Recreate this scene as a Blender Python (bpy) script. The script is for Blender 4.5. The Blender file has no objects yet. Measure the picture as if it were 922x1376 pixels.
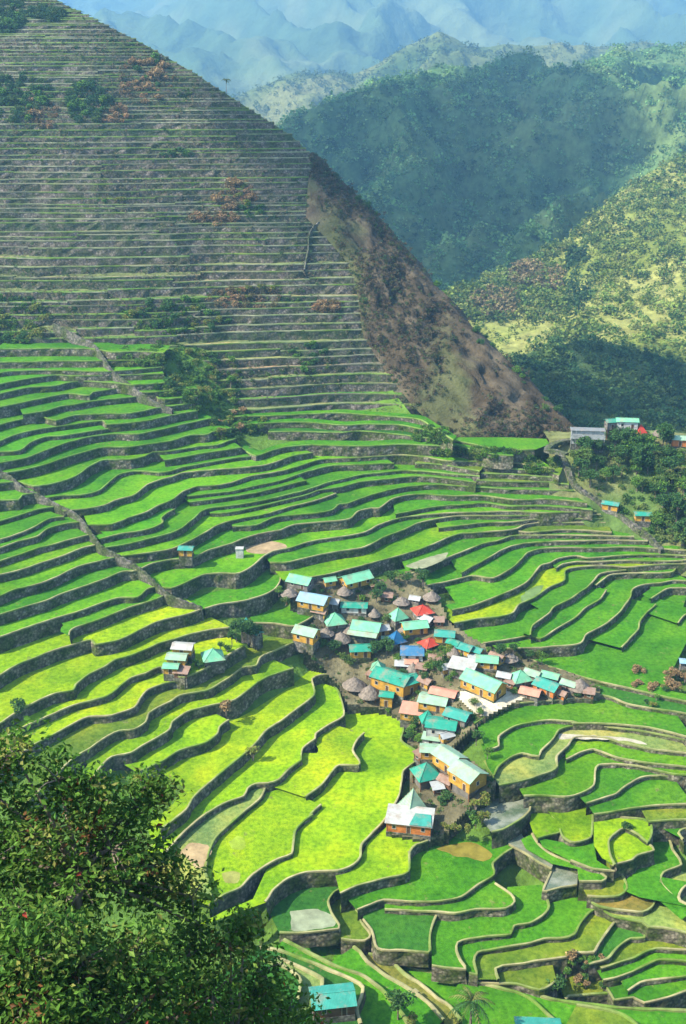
import bpy, math, random
import numpy as np
from mathutils import Vector
from mathutils.geometry import tessellate_polygon
HAZE=.0002
random.seed(7); rng=np.random.default_rng(7)
scene=bpy.context.scene; COL=scene.collection
# ------------------------------------------------------------------ camera
CAMZ=157.0; PITCH=math.radians(22); F=1500.0; CU,CV=461.0,688.0
cp,sp_=math.cos(PITCH),math.sin(PITCH)
def ray(u,v):
    a=(u-CU)/F; b=(CV-v)/F
    return np.array([a, cp+b*sp_, -sp_+b*cp])
def at_z(u,v,z):
    d=ray(u,v); t=(z-CAMZ)/d[2]; return np.array([d[0]*t,d[1]*t,z])
def at_y(u,v,y):
    d=ray(u,v); t=y/d[1]; return np.array([d[0]*t,y,CAMZ+d[2]*t])
def theta(v): return PITCH-math.atan((CV-v)/F)
cam=bpy.data.cameras.new('camera'); camo=bpy.data.objects.new('camera',cam); COL.objects.link(camo)
camo.location=(0,0,CAMZ); camo.rotation_euler=(math.radians(90)-PITCH,0,0)
cam.sensor_fit='VERTICAL'; cam.sensor_height=36; cam.lens=36*F/1376; cam.clip_end=30000; cam.clip_start=0.5
scene.camera=camo
# ------------------------------------------------------------------ object helpers
def tag(o,label=None,cat=None,group=None,kind=None):
    if label: o['label']=label
    if cat: o['category']=cat
    if group: o['group']=group
    if kind: o['kind']=kind
    return o
def link(name,me,mats,parent=None):
    for m in (mats if isinstance(mats,(list,tuple)) else [mats]): me.materials.append(m)
    o=bpy.data.objects.new(name,me); COL.objects.link(o)
    if parent: o.parent=parent
    return o
class MB:
    """collects polygons, then links them as one mesh object"""
    def __init__(s): s.v=[]; s.f=[]; s.m=[]; s.c=[]
    def add(s,vs,fs,mi=0,col=None):
        b=len(s.v); s.v.extend([tuple(map(float,p)) for p in vs]); s.f.extend([tuple(b+i for i in f) for f in fs]); s.m.extend([mi]*len(fs))
        s.c.extend([col or (1,1,1)]*len(vs))
    def box(s,x0,x1,y0,y1,z0,z1,mi=0,col=None):
        s.add([(x0,y0,z0),(x1,y0,z0),(x1,y1,z0),(x0,y1,z0),(x0,y0,z1),(x1,y0,z1),(x1,y1,z1),(x0,y1,z1)],
              [(0,3,2,1),(4,5,6,7),(0,1,5,4),(1,2,6,5),(2,3,7,6),(3,0,4,7)],mi,col)
    def tube(s,pts,rad,n=6,mi=0,col=None,cap=True):
        pts=[Vector(p) for p in pts]; vs=[]; fs=[]
        for i,p in enumerate(pts):
            t=(pts[min(i+1,len(pts)-1)]-pts[max(i-1,0)]).normalized()
            a=t.cross(Vector((0,0,1))); a=a.normalized() if a.length>1e-3 else Vector((1,0,0)); b=t.cross(a)
            r=rad[i] if isinstance(rad,(list,tuple)) else rad
            for k in range(n):
                w=2*math.pi*k/n; vs.append(p+a*math.cos(w)*r+b*math.sin(w)*r)
        for i in range(len(pts)-1):
            for k in range(n): fs.append((i*n+k,i*n+(k+1)%n,(i+1)*n+(k+1)%n,(i+1)*n+k))
        if cap: fs.append(tuple(range(n-1,-1,-1))); fs.append(tuple((len(pts)-1)*n+k for k in range(n)))
        s.add(vs,fs,mi,col)
    def build(s,name,mats,parent=None,smooth=False,tint=False):
        me=bpy.data.meshes.new(name); me.from_pydata(s.v,[],s.f)
        me.polygons.foreach_set('material_index',s.m)
        if smooth: me.polygons.foreach_set('use_smooth',[True]*len(s.f))
        if tint:
            at=me.color_attributes.new('tint','FLOAT_COLOR','POINT')
            at.data.foreach_set('color',np.c_[np.array(s.c,float),np.ones(len(s.c))].ravel())
        me.update(); return link(name,me,mats,parent)
def npmesh(name,V,Fc,mats,col=None,smooth=False,parent=None,mi=None):
    """big mesh straight from arrays; Fc is (n,3) or (n,4)"""
    V=np.asarray(V,np.float32); Fc=np.asarray(Fc,np.int32); k=Fc.shape[1]
    me=bpy.data.meshes.new(name); me.vertices.add(len(V)); me.vertices.foreach_set('co',V.ravel())
    me.loops.add(Fc.size); me.loops.foreach_set('vertex_index',Fc.ravel())
    me.polygons.add(len(Fc)); me.polygons.foreach_set('loop_start',np.arange(0,Fc.size,k,dtype=np.int32))
    me.polygons.foreach_set('loop_total',np.full(len(Fc),k,np.int32))
    if mi is not None: me.polygons.foreach_set('material_index',np.asarray(mi,np.int32))
    me.polygons.foreach_set('use_smooth',np.full(len(Fc),smooth))
    if col is not None:
        a=me.color_attributes.new('tint','FLOAT_COLOR','POINT')
        a.data.foreach_set('color',np.c_[np.asarray(col,np.float32),np.ones(len(V),np.float32)].astype(np.float32).ravel())
    me.update(calc_edges=True); me.validate(); return link(name,me,mats,parent)
# value noise (3-D, numpy) -------------------------------------------------
_perm=rng.random((64,64,64)).astype(np.float32)
def vnoise(P):
    P=np.asarray(P,float); i=np.floor(P).astype(int); f=P-i; f=f*f*(3-2*f); i&=63; j=(i+1)&63
    def g(a,b,c): return _perm[a,b,c]
    x,y,z=f[:,0],f[:,1],f[:,2]
    c00=g(i[:,0],i[:,1],i[:,2])*(1-x)+g(j[:,0],i[:,1],i[:,2])*x; c10=g(i[:,0],j[:,1],i[:,2])*(1-x)+g(j[:,0],j[:,1],i[:,2])*x
    c01=g(i[:,0],i[:,1],j[:,2])*(1-x)+g(j[:,0],i[:,1],j[:,2])*x; c11=g(i[:,0],j[:,1],j[:,2])*(1-x)+g(j[:,0],j[:,1],j[:,2])*x
    return (c00*(1-y)+c10*y)*(1-z)+(c01*(1-y)+c11*y)*z-0.5
def fbm(P,oct=4,gain=.5):
    P=np.asarray(P,float); s=0; a=1
    for k in range(oct): s=s+a*vnoise(P*2.03**k+17.3*k); a*=gain
    return s
LINES=[('c0','g',[-10,470,15,469,75,468,127,469,150,473,190,472,220,474],None,None),
('c0b','g',[-10,487,37,486,82,485,135,485,175,484,220,484],None,None),
('c0c','g',[-10,502,15,499,55,497,105,498,147,499,217,493],None,None),
('c1','g',[-10,518,0,516,32,510,75,504,100,505,155,504,220,502],None,None),
('c2','g',[-10,531,0,529,37,521,75,518,107,512,162,515,180,517,230,514],None,None),
('c3','g',[-10,549,0,547,30,541,62,534,92,529,120,531,125,527,175,520,190,527,230,525,265,522],None,None),
('c4','g',[30,557,62,552,82,546,100,544,132,538,175,534,205,530,214,536,230,536,265,532],None,None),
('c5','g',[-10,574,0,571,25,564,55,560,75,565,100,558,140,556,175,555,212,548,230,546,267,540],None,None),
('c6','g',[-10,597,0,593,25,583,55,576,100,570,137,565,142,570,175,568,200,565,230,558,265,552],None,None),
('c7','g',[-10,608,0,607,27,605,40,595,60,587,85,585,112,581,145,576],None,None),
('c8','g',[-10,624,0,622,32,616,57,607,87,596,120,587,155,583,187,583,212,578,230,574,255,568,280,563,290,562],None,None),
('c9','g',[-10,640,0,637,35,631,65,623,87,615,117,606,140,601,175,600,230,592,255,585,280,583,285,580,312,575],None,None),
('c10','l',[25,647,45,653,70,650,100,641,120,627,140,618,175,617,195,613,205,608,230,606,267,600,292,598,307,592,322,588],None,None),
('c10b','g',[222,618,230,617,270,610,295,606,325,601],None,None),
('c11','g',[55,670,82,666,115,664,135,658,150,645,160,638,175,634,190,633,214,635,230,633,245,628,275,623,312,616,350,612],None,None),
('h1','g',[-10,651,0,649,20,647],None,None),
('h2','g',[-10,675,0,672,25,671,30,665,50,662],None,None),
('h4','g',[-10,703,0,700,30,691,52,684,75,680],None,None),
('h5','l',[85,686,115,684,140,679,155,672,180,665,197,652,214,645,230,641,245,636,280,632,330,628,355,625,370,621,392,613,420,608],None,None),
('h6','g',[-10,727,0,725,25,717,45,709,67,697,87,694],None,None),
('h7','g',[-10,738,0,736,25,727,50,721,65,710,85,704,110,701],None,None),
('h8','l',[117,705,150,704,175,695,195,689,212,680,230,672,245,661,252,658,265,654,292,652,312,648,337,640,367,635,382,632,405,625,430,618,460,616,497,614,535,611,572,614,600,619,645,620,690,622,715,626,745,630],None,None),
('h9','g',[-10,757,0,754,25,746,50,737,75,731,95,725,120,719],None,None),
('h10','g',[135,724,165,717,200,711,220,702,218,696,224,690,235,684],None,None),
('h11','l',[-10,775,0,772,30,765,60,755,90,745,112,736,130,732],None,None),
('h12','g',[140,736,175,730,207,722,230,716,245,709,260,697,270,687,285,682,330,677,355,672,380,666,405,660,430,652,442,648,460,644,485,638,510,635,547,632,592,635,645,640],None,None),
('h13','l',[-10,805,0,801,20,792,50,785,75,776,105,762,130,755,160,748,180,746,207,742,230,738,255,726,275,716,290,707,307,701,330,696,360,690,390,681,420,674,442,667,452,663],None,None),
('h14','g',[-10,829,0,826,25,818,62,807,82,798,112,788,140,778,165,768,185,766,205,757,230,752,257,750,280,740,312,730,327,724,350,717,377,712,395,705,425,702,460,699,472,696,482,687,500,683,510,683,525,672,545,666,572,664,605,666,650,666,690,671,740,671,790,675],None,None),
('h15','l',[-10,860,0,856,30,845,75,830,110,820,137,810,162,803,185,802,197,792,212,788,230,790,255,780,275,772,300,770,322,770,340,760,355,747,370,740,390,736,405,731,425,726,460,721,490,715,510,705,535,697,560,693,610,689,690,687,727,689,802,687],None,None),
('h16','g',[94,854,95,848,102,843,125,835,150,826,175,816,205,807,224,798],None,None),
('h17','y',[-12,916,0,907,25,892,55,880,87,869,122,860,128,866,160,860,185,848,210,836,230,830,250,826,272,818],None,None),
('q2','g',[252,667,280,664,312,660,335,655,370,648,392,641,415,633,442,626,460,625,485,624,530,622],None,None),
('q3','g',[255,675,280,672,330,665,360,659,390,651,412,646],None,None),
('q6','g',[282,690,305,689,330,685,370,675,405,667,420,662,430,658,460,654,485,647,517,644,560,640,595,642,640,648],None,None),
('q8','g',[312,707,345,705,370,695,405,691,430,689,447,685,457,677,468,676,485,670,510,662,540,655,565,652,595,651,635,654,690,657,772,659],None,None),
('q12','g',[362,756,385,756,405,751,430,745,460,740,490,735,515,722,542,712,562,703,590,697,622,693,690,693,752,691,807,691],None,None),
('q13','g',[275,818,297,812,325,808,355,799,370,790,378,777,376,758],None,25),
('q14','l',[382,780,405,777,437,772,460,767,497,757,542,745,572,735,600,723,617,717,635,716,690,711,705,705,732,702,815,702],None,None),
('q15','g',[340,837,370,838,395,841,410,835,430,823],None,14),
('f1','g',[312,560,380,558,420,556,460,555,505,558,535,560,565,564,595,582,610,591],None,5),
('f2','g',[312,572,370,568,410,567,460,571,497,570,542,571,585,582],None,5),
('f3','d',[360,580,415,580,460,581,485,579,520,582,565,587,595,591],None,5),
('f4','g',[325,603,344,612,365,605,390,600,420,598,460,599,497,599,542,597,595,599,620,600,660,610,690,612],None,6),
('f5','g',[597,593,610,592,635,596,660,602,690,604,719,604],[739,596,734,589,684,587,610,587],None),
('f7b','o',[557,622,592,624,622,629,645,633],None,None),
('f8b','o',[647,627,690,630,727,632,752,638],None,None),
('f8c','o',[647,636,690,637,752,642],None,None),
('f8d','o',[640,645,690,647,740,648,765,651],None,None),
('f12','g',[532,691,560,685,592,680,622,678,655,676,690,680,735,680,797,685],None,None),
('f15','g',[590,710,622,706,655,702,690,701,732,697,810,697],None,None),
('g7','o',[682,711,712,715,765,712,822,715],None,None),
('f17','g',[552,771,572,762,600,750,630,738,650,730,670,726,690,720,765,719,852,721],None,None),
('f18','g',[620,770,650,753,674,740,690,733,715,729,765,727,815,726,870,727],None,None),
('g10','g',[555,790,600,782,635,774,665,776,690,762,700,752,710,742,730,737,765,736,802,736,840,735,887,737,930,740],None,None),
('g11','g',[608,820,640,812,690,792,710,780,727,760,740,756,752,750,775,747,790,750,815,748,845,746,880,745,930,747],None,None),
('g12','g',[747,764,757,758,777,755,810,755,845,753,890,754,930,752],None,None),
('g13','y',[610,837,640,832,675,828,690,823,698,812,720,802,737,790,757,780,760,767,775,762,802,760,840,762,870,760,902,758,930,757],None,None),
('g14','g',[713,853,717,840,737,825,745,815,770,802,795,783,807,771,830,767,842,766],None,None),
('g15','g',[800,787,812,778,822,772,850,770,885,770,904,768,910,762,930,762],None,None),
('g16','g',[615,874,653,864,690,858,712,854,727,858,750,845,772,830,790,815,807,805,815,793],None,None),
('g17','g',[670,872,715,870,775,866,790,852,815,837,835,820,847,802,850,792,865,786,890,783,907,780,930,780],None,None),
('g18','g',[836,870,857,847,862,832,882,812],None,20),
('g19','g',[875,805,890,795,902,790,930,790],None,None),
('g20','g',[888,887,891,850],None,20),
('g21','g',[911,837,920,827,934,820],None,14),
('g22','g',[707,884,737,895,774,907,812,918,847,925,897,937,936,944],None,None),
('i1','y',[-15,982,15,961,35,950,55,940,75,932,98,928,102,920,120,906,140,897,155,887,175,881,200,871,212,865,230,860,260,851,285,846,312,843],None,None),
('i2','y',[-15,1005,25,980,57,965,75,958,100,947,125,941,145,935,160,924,175,911,195,905,217,896,237,908,247,910,272,900,295,888,317,874,330,867],None,None),
('i3','y',[-10,1040,37,1006,82,982,100,972,120,963,150,961,180,951,190,937,200,927,214,921,230,917,242,914,250,911],None,None),
('i4','o',[30,1084,67,1050,85,1032,102,1017,122,1005,140,992,160,982,180,980,195,970,201,958,212,951,230,942,242,934,280,927,305,912,325,897,345,894,352,882,370,874,402,861],None,None),
('i5','y',[125,1047,132,1034,150,1017,175,1012,190,1002,212,990,228,980,232,970,252,956,270,951,285,947,315,940,342,920,360,909,385,901,395,898],None,None),
('i6','y',[185,1037,200,1032,220,1022,242,1008,277,998,292,986,295,976,307,967],None,16),
('i7','y',[215,1115,230,1104,250,1087,260,1071,275,1057,300,1036,320,1020,330,1012,342,1000,360,980,380,967,400,952,422,934,422,922,420,912,430,907,442,906],None,None),
('i8','y',[215,1152,227,1140,250,1117,272,1097,292,1084,307,1077,327,1070,332,1060,342,1054,360,1052,375,1047,387,1035,405,1021,405,1020,407,1005,424,992,425,985,445,972,461,962,461,948,456,930,450,922],None,None),
('k1','f',[282,1207,285,1197,277,1170,280,1145,290,1125,310,1107,330,1090,350,1072,358,1055],None,14),
('k2','y',[280,1217,300,1202,322,1192,340,1175,360,1162,377,1153,392,1147,395,1132,400,1112,420,1094,415,1097,432,1080],None,18),
('k3','y',[412,1071,430,1057,447,1037,456,1028,481,1028,483,1022,475,1007,482,992,490,985],None,12),
('k4','y',[357,1212,362,1205,367,1196,387,1181,412,1172,455,1170,475,1162,485,1151,487,1135,500,1120,520,1097,536,1070,540,1050,543,1035,565,1017,560,1009,540,995,543,980,536,967,520,959],[487,955,450,955,450,1005,385,1055,375,1130,340,1207,300,1224,250,1250],None),
('k5','y',[458,1201,480,1191,517,1180,550,1172,551,1145,560,1135,575,1130,575,1125],[560,1105,525,1105,495,1130,480,1162,450,1172],None),
('S1','d',[375,1254,400,1253,457,1247,458,1242,447,1226,442,1211,450,1198,458,1193],[470,1178,425,1183,375,1196,360,1221],None),
('S2','o',[458,1261,490,1264,498,1256,485,1238,481,1223,460,1208],[465,1193,447,1196,437,1211,442,1228,455,1243],None),
('k7','g',[480,1223,498,1216,515,1210,562,1212,585,1211,620,1205,642,1190,665,1175,663,1160,677,1148,690,1139],[685,1120,640,1100,575,1115,540,1130,537,1162,480,1177,465,1205],None),
('k8','g',[517,1223,555,1224,587,1225,612,1227,640,1222,680,1220,692,1211,687,1201,666,1186],[660,1167,620,1192,580,1202,517,1207],None),
('k9','d',[488,1235,498,1250,507,1275,542,1277,576,1280,579,1277,577,1255,588,1228],[587,1217,512,1215,490,1222],None),
('k10','g',[581,1298,626,1302,620,1290,614,1277,615,1266,630,1262,660,1258,687,1255,692,1244,712,1240,729,1231,739,1218,733,1199],[727,1188,682,1191,677,1208,672,1228,620,1225,590,1225,580,1255],None),
('k11','g',[630,1308,641,1310,637,1292,642,1280,665,1275,700,1270,714,1267,732,1262,754,1261,772,1256,779,1242,792,1226,804,1217,793,1208],[787,1198,742,1191,727,1221,707,1233,692,1238,655,1250,615,1260,610,1270,620,1295],None),
('k12','o',[672,1316,668,1302,677,1298,710,1293,724,1291,762,1286,779,1280,799,1279,807,1266,828,1235],[822,1226,802,1213,774,1228,767,1251,732,1256,707,1261,645,1277,635,1290,642,1315],None),
('k13','d',[792,1296,799,1294,817,1288,832,1271,849,1261,868,1260,867,1243],[862,1231,822,1228,802,1261,787,1281],None),
('k14a','o',[809,1302,827,1296,842,1291,854,1288,867,1281,882,1276,912,1277,936,1276],None,9),
('k14','g',[810,1316,832,1312,852,1306,872,1296,889,1289,922,1291,936,1289],None,9),
('k15','g',[844,1332,862,1321,887,1316,916,1312,936,1309],None,9),
('k16','g',[809,1318,820,1336,824,1344,852,1341,867,1348,892,1342,922,1332,936,1328],None,10),
('k17','o',[759,1343,764,1339,787,1337,818,1335],None,10),
('k18','o',[640,1320,670,1321,694,1322,724,1331,737,1326,749,1318],None,8),
('n1','d',[637,973,650,964,662,954,695,946,740,941,800,936,762,936,812,935,842,945,879,952,932,960],None,8),
('n2','g',[654,1007,671,1003,672,990,690,977,712,971,740,967,775,970,767,971,802,972,832,974,872,977,904,985,932,992],None,None),
('n3','g',[664,1042,667,1037,671,1030,685,1019,702,1012,715,1015,725,1016,728,1009,743,994,751,981,762,977,782,975,817,977,872,984,932,996],None,None),
('n4','f',[670,1055,696,1050,712,1046,740,1037,750,1030,750,1016,765,1002,772,992,790,990,817,992,832,997,867,1005,904,1010,932,1013],None,None),
('n5','l',[761,1021,782,1011,799,1007,809,1010,832,1018,872,1025,932,1032],None,None),
('n6','l',[704,1070,729,1069,759,1071,782,1065,797,1055,799,1035,804,1028,832,1027,867,1031,906,1040,932,1042],None,None),
('n7','g',[788,1080,812,1072,827,1067,839,1057,862,1045,887,1042,932,1045],None,None),
('n8','g',[798,1094,832,1089,852,1086,882,1082,899,1081,932,1080],None,None),
('n8b','o',[872,1105,899,1102,932,1101],None,None),
('o1','y',[752,1114,756,1124,767,1131,779,1131,794,1125,796,1110,797,1095],[797,1075,719,1072,719,1079,737,1090,748,1102],None),
('o0','y',[724,1127,739,1122,754,1118,753,1107,742,1095],[729,1075,717,1075,712,1105,716,1117],None),
('o2','g',[716,1119,724,1132,742,1147,774,1160,804,1170,816,1178,809,1184,778,1184],[776,1167,742,1160,707,1140,700,1127],None),
('o12','g',[767,1156,797,1167,827,1170],[802,1155,797,1122,762,1132,724,1125,729,1137],None),
('o3','o',[789,1204,812,1205,832,1203,843,1194,839,1180,828,1166],[812,1155,797,1155,767,1155,779,1185],None),
('o4','b',[792,1210,804,1218,832,1223,864,1226,879,1216,881,1200,867,1180],[842,1165,812,1150,802,1165,832,1190,792,1200],None),
('o5','y',[827,1162,820,1147,817,1129,827,1119,839,1113,857,1122,870,1132,876,1120,875,1107,864,1100,832,1097],[832,1088,798,1092,798,1135,809,1152],None),
('o6','y',[822,1163,832,1159,842,1157,850,1155,857,1149,878,1142,872,1134],[867,1117,832,1105,809,1120,812,1145],None),
('o7','g',[932,1222,902,1200,889,1185,892,1172,916,1162,914,1155,904,1140,902,1130,887,1117],[877,1102,867,1142,832,1157,842,1170,867,1185,887,1210,916,1235],None),
('o8','g',[936,1220,914,1210,914,1200,922,1190,936,1186],None,12),
('o9','f',[809,1222,827,1232,864,1240,872,1246,892,1247,916,1252,936,1257],None,20),
('o13','g',[918,1127,912,1119,919,1114,936,1112],None,12),
('pond','w',[661,1118,675,1114,695,1103,707,1095,714,1085,700,1066,696,1058],[675,1050,647,1054,637,1070,642,1095],None),
('brook','w',[683,1135,701,1144,724,1158,742,1167],[746,1153,719,1139,703,1124,698,1114,688,1109,680,1114],None),
('stream','w',[742,1166,729,1197,754,1192,776,1190],[777,1170,767,1164,746,1153],None)]
BANKS=[('m1','g',[345,1246,380,1255,412,1263,460,1269,485,1275,505,1280,525,1282,555,1300,580,1305,615,1314,655,1319,692,1325,717,1332,742,1341,774,1347,827,1353,867,1355,936,1358],None,None),
('m7','b',[495,1281,505,1282,525,1291,544,1306,560,1316,562,1317,587,1340,605,1351,620,1370],None,None),
('m6','g',[477,1271,485,1278,495,1291,515,1306,542,1322,560,1334,555,1330,580,1350,597,1370],None,None),
('m8','g',[620,1316,655,1320,680,1328,692,1331,712,1341,729,1356,749,1373,757,1386],None,None),
('m9','o',[774,1348,812,1354,839,1363,857,1376,864,1386],None,None),
('m2','g',[382,1261,412,1278,440,1292,465,1302,492,1311,515,1327,530,1346,547,1368,554,1386],None,None),
('m3','d',[348,1273,377,1276,405,1287,437,1299,470,1312,490,1326,482,1356,486,1376],None,None),
('m4','f',[375,1286,405,1301,435,1316,435,1322,430,1346],None,None),
('m5','d',[352,1287,380,1297,397,1308,405,1318,402,1346],None,None)]
# ------------------------------------------------------------------ terrace levels
# Each entry is one terrace edge: its name, the tone of its field, points of the edge, closing points, depth
SL=[(50,880,.5),(50,700,.38),(100,560,.32),(250,950,.34),(300,600,.27),(450,1050,.21),(330,1150,.28),(600,640,.26),(700,800,.2),(850,820,.15),(850,700,.33),(620,590,.36),(800,1000,.17),(850,1150,.17),(600,1200,.24),(650,1280,.38),(850,1300,.36),(500,530,.5),(60,470,.5),(400,480,.6)]
def tanS(u,v):
    w=0;s=0
    for a,b,t in SL:
        q=1/((u-a)**2+(v-b)**2+900)**1.5; w+=q; s+=q*t
    return s/w
def pairs(v): return [(v[i],v[i+1]) for i in range(0,len(v),2)]
EDGES=[dict(name=n,tone=t,px=pairs(p),back=pairs(b) if b else None,D=D) for n,t,p,b,D in LINES]
def cross(px,u):
    r=[]
    for (a,b),(c,d) in zip(px,px[1:]):
        if (a<=u<c) or (c<=u<a): r.append(b+(d-b)*(u-a)/(c-a))
    return r
cols=np.arange(-20,950,6.0)
COLX=[]     # per column: sorted [(v, edge index)], top first
for u in cols:
    c=[]
    for i,e in enumerate(EDGES):
        r=cross(e['px'],u)
        if r: c.append((max(r),i))
    COLX.append(sorted(c))
N=len(EDGES); Z=np.zeros(N)
for it in range(4):
    A=[];B=[]
    for u,c in zip(cols,COLX):
        for (v0,i),(v1,j) in zip(c,c[1:]):
            g=v1-v0
            if g>75: continue
            vm=(v0+v1)/2; th=theta(vm); d=(CAMZ-Z[j])/math.sin(th); s=F/d*math.cos(math.atan((CV-vm)/F))
            k=1/(s*(math.cos(th)+math.sin(th)/tanS(u,vm)))
            w=1/(1+g/30); r=np.zeros(N); r[i]=w; r[j]=-w; A.append(r); B.append(w*g*k)
    i1=[i for i,e in enumerate(EDGES) if e['name']=='n1'][0]
    r=np.zeros(N); r[i1]=50; A.append(r); B.append(0)
    for i in range(N): r=np.zeros(N); r[i]=.01; A.append(r); B.append(.01*Z[i])
    Z=np.linalg.lstsq(np.array(A),np.array(B),rcond=None)[0]
# every edge stays above the one below it
for it in range(200):
    bad=0
    for c in COLX:
        for (v0,i),(v1,j) in zip(c,c[1:]):
            m=min(.9,.06*(v1-v0)+.15)
            if Z[i]-Z[j]<m:
                q=(m-(Z[i]-Z[j]))/2+1e-3; Z[i]+=q; Z[j]-=q; bad+=1
    if not bad: break

ZN={e['name']:z for e,z in zip(EDGES,Z)}
def pos(n,u,v): return at_z(u,v,ZN[n])
ZK=ZN['f5']
# ------------------------------------------------------------------ materials
def mat(name,rough=.8):
    m=bpy.data.materials.new(name); m.use_nodes=True; nt=m.node_tree; b=nt.nodes['Principled BSDF']; b.inputs['Roughness'].default_value=rough
    b.inputs['Specular IOR Level'].default_value=.08
    return m,nt,b
def nd(nt,t,**k):
    n=nt.nodes.new(t)
    for a,v in k.items():
        if a in n.inputs.keys(): n.inputs[a].default_value=v
        else: setattr(n,a,v)
    return n
def noise(nt,scale,detail=4,rough=.6,coord='Object',stretch=None):
    tc=nd(nt,'ShaderNodeTexCoord'); n=nd(nt,'ShaderNodeTexNoise'); n.inputs['Scale'].default_value=scale; n.inputs['Detail'].default_value=detail; n.inputs['Roughness'].default_value=rough
    if coord=='World':
        g=nd(nt,'ShaderNodeNewGeometry'); src=g.outputs['Position']
    else: src=tc.outputs[coord]
    if stretch:
        mp=nd(nt,'ShaderNodeMapping'); mp.inputs['Scale'].default_value=stretch; nt.links.new(src,mp.inputs['Vector']); src=mp.outputs['Vector']
    nt.links.new(src,n.inputs['Vector']); return n
def ramp(nt,fac,stops):
    r=nd(nt,'ShaderNodeValToRGB'); e=r.color_ramp.elements
    while len(e)<len(stops): e.new(.5)
    for el,(p,c) in zip(e,stops): el.position=p; el.color=(*c,1)
    nt.links.new(fac,r.inputs['Fac']); return r
def mixc(nt,a,b,fac=.5,mode='MIX'):
    m=nd(nt,'ShaderNodeMix'); m.data_type='RGBA'; m.blend_type=mode
    for s,x in ((6,a),(7,b)):
        if isinstance(x,tuple): m.inputs[s].default_value=(*x,1)
        else: nt.links.new(x,m.inputs[s])
    if isinstance(fac,(int,float)): m.inputs[0].default_value=fac
    else: nt.links.new(fac,m.inputs[0])
    return m.outputs[2]
def bump(nt,b,h,strength=.5,dist=.2):
    n=nd(nt,'ShaderNodeBump'); n.inputs['Strength'].default_value=strength; n.inputs['Distance'].default_value=dist
    nt.links.new(h,n.inputs['Height']); nt.links.new(n.outputs['Normal'],b.inputs['Normal'])
def tinted(name,rough=.85,lo=.75,hi=1.25,scale=.5,bstr=.6,bscale=2.0,bdist=.3,trans=0):
    """base colour = the per-thing tint attribute times a mottling noise"""
    m,nt,b=mat(name,rough); a=nd(nt,'ShaderNodeAttribute'); a.attribute_name='tint'
    n=noise(nt,scale,5,.65,'World'); r=ramp(nt,n.outputs['Fac'],[(.3,(lo,)*3),(.7,(hi,)*3)])
    nt.links.new(mixc(nt,a.outputs['Color'],r.outputs['Color'],1,'MULTIPLY'),b.inputs['Base Color'])
    n2=noise(nt,bscale,3,.6,'World'); bump(nt,b,n2.outputs['Fac'],bstr,bdist)
    return m
def rice_mat():
    m,nt,b=mat('rice',.75); a=nd(nt,'ShaderNodeAttribute'); a.attribute_name='tint'
    n=noise(nt,.09,5,.62,'World'); r=ramp(nt,n.outputs['Fac'],[(.28,(.55,.72,.7)),(.5,(1,1,1)),(.72,(1.5,1.14,.9))])
    c=mixc(nt,a.outputs['Color'],r.outputs['Color'],1,'MULTIPLY')
    g_=nd(nt,'ShaderNodeNewGeometry'); vo=nd(nt,'ShaderNodeTexVoronoi'); vo.inputs['Scale'].default_value=.06; vo.feature='SMOOTH_F1'; vo.inputs['Smoothness'].default_value=.35; nt.links.new(g_.outputs['Position'],vo.inputs['Vector'])
    sc=nd(nt,'ShaderNodeSeparateColor'); nt.links.new(vo.outputs['Color'],sc.inputs['Color']); rv=ramp(nt,sc.outputs[0],[(0,(.62,.74,.9)),(.45,(.95,.97,1)),(.85,(1.15,1.08,1)),(1,(1.45,1.12,1.3))])
    c=mixc(nt,c,rv.outputs['Color'],1,'MULTIPLY')
    n4=noise(nt,.35,4,.7,'World'); r4=ramp(nt,n4.outputs['Fac'],[(.29,(.8,.8,.8)),(.37,(0,0,0))]); c=mixc(nt,c,(.16,.16,.06),r4.outputs['Color'])
    n1=noise(nt,.9,3,.7,'World'); r1=ramp(nt,n1.outputs['Fac'],[(.25,(.42,.52,.4)),(.62,(1.16,1.12,1.05))])
    c=mixc(nt,c,r1.outputs['Color'],1,'MULTIPLY'); nt.links.new(c,b.inputs['Base Color'])
    n2=noise(nt,3.0,3,.7,'World'); bump(nt,b,n2.outputs['Fac'],.5,.25)
    return m
def stone_mat(name,cols,moss):
    m,nt,b=mat(name,.9); g=nd(nt,'ShaderNodeNewGeometry')
    v=nd(nt,'ShaderNodeTexVoronoi'); v.inputs['Scale'].default_value=1.5; nt.links.new(g.outputs['Position'],v.inputs['Vector'])
    sx=nd(nt,'ShaderNodeSeparateColor'); nt.links.new(v.outputs['Color'],sx.inputs['Color'])
    r=ramp(nt,sx.outputs[0],[(0,cols[0]),(.5,cols[1]),(1,cols[2])])
    n=noise(nt,.25,5,.65,'World'); rf=ramp(nt,n.outputs['Fac'],[(.4,(0,0,0)),(.6,(1,1,1))])
    n3=noise(nt,1.1,3,.7,'World'); mm=ramp(nt,n3.outputs['Fac'],[(.3,tuple(x*.55 for x in moss)),(.7,moss)])
    c=mixc(nt,r.outputs['Color'],mm.outputs['Color'],rf.outputs['Color'])
    rv=ramp(nt,v.outputs['Distance'],[(0,(1.1,)*3),(.75,(.45,)*3)])
    nt.links.new(mixc(nt,c,rv.outputs['Color'],1,'MULTIPLY'),b.inputs['Base Color'])
    bump(nt,b,v.outputs['Distance'],-.8,.25); return m
M_rice=rice_mat()
M_stone=stone_mat('rubble_stone',[(.1,.088,.06),(.19,.165,.115),(.33,.29,.21)],(.085,.12,.025))
M_stone2=stone_mat('weathered_stone',[(.115,.09,.07),(.2,.165,.13),(.31,.265,.215)],(.1,.115,.05))
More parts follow.
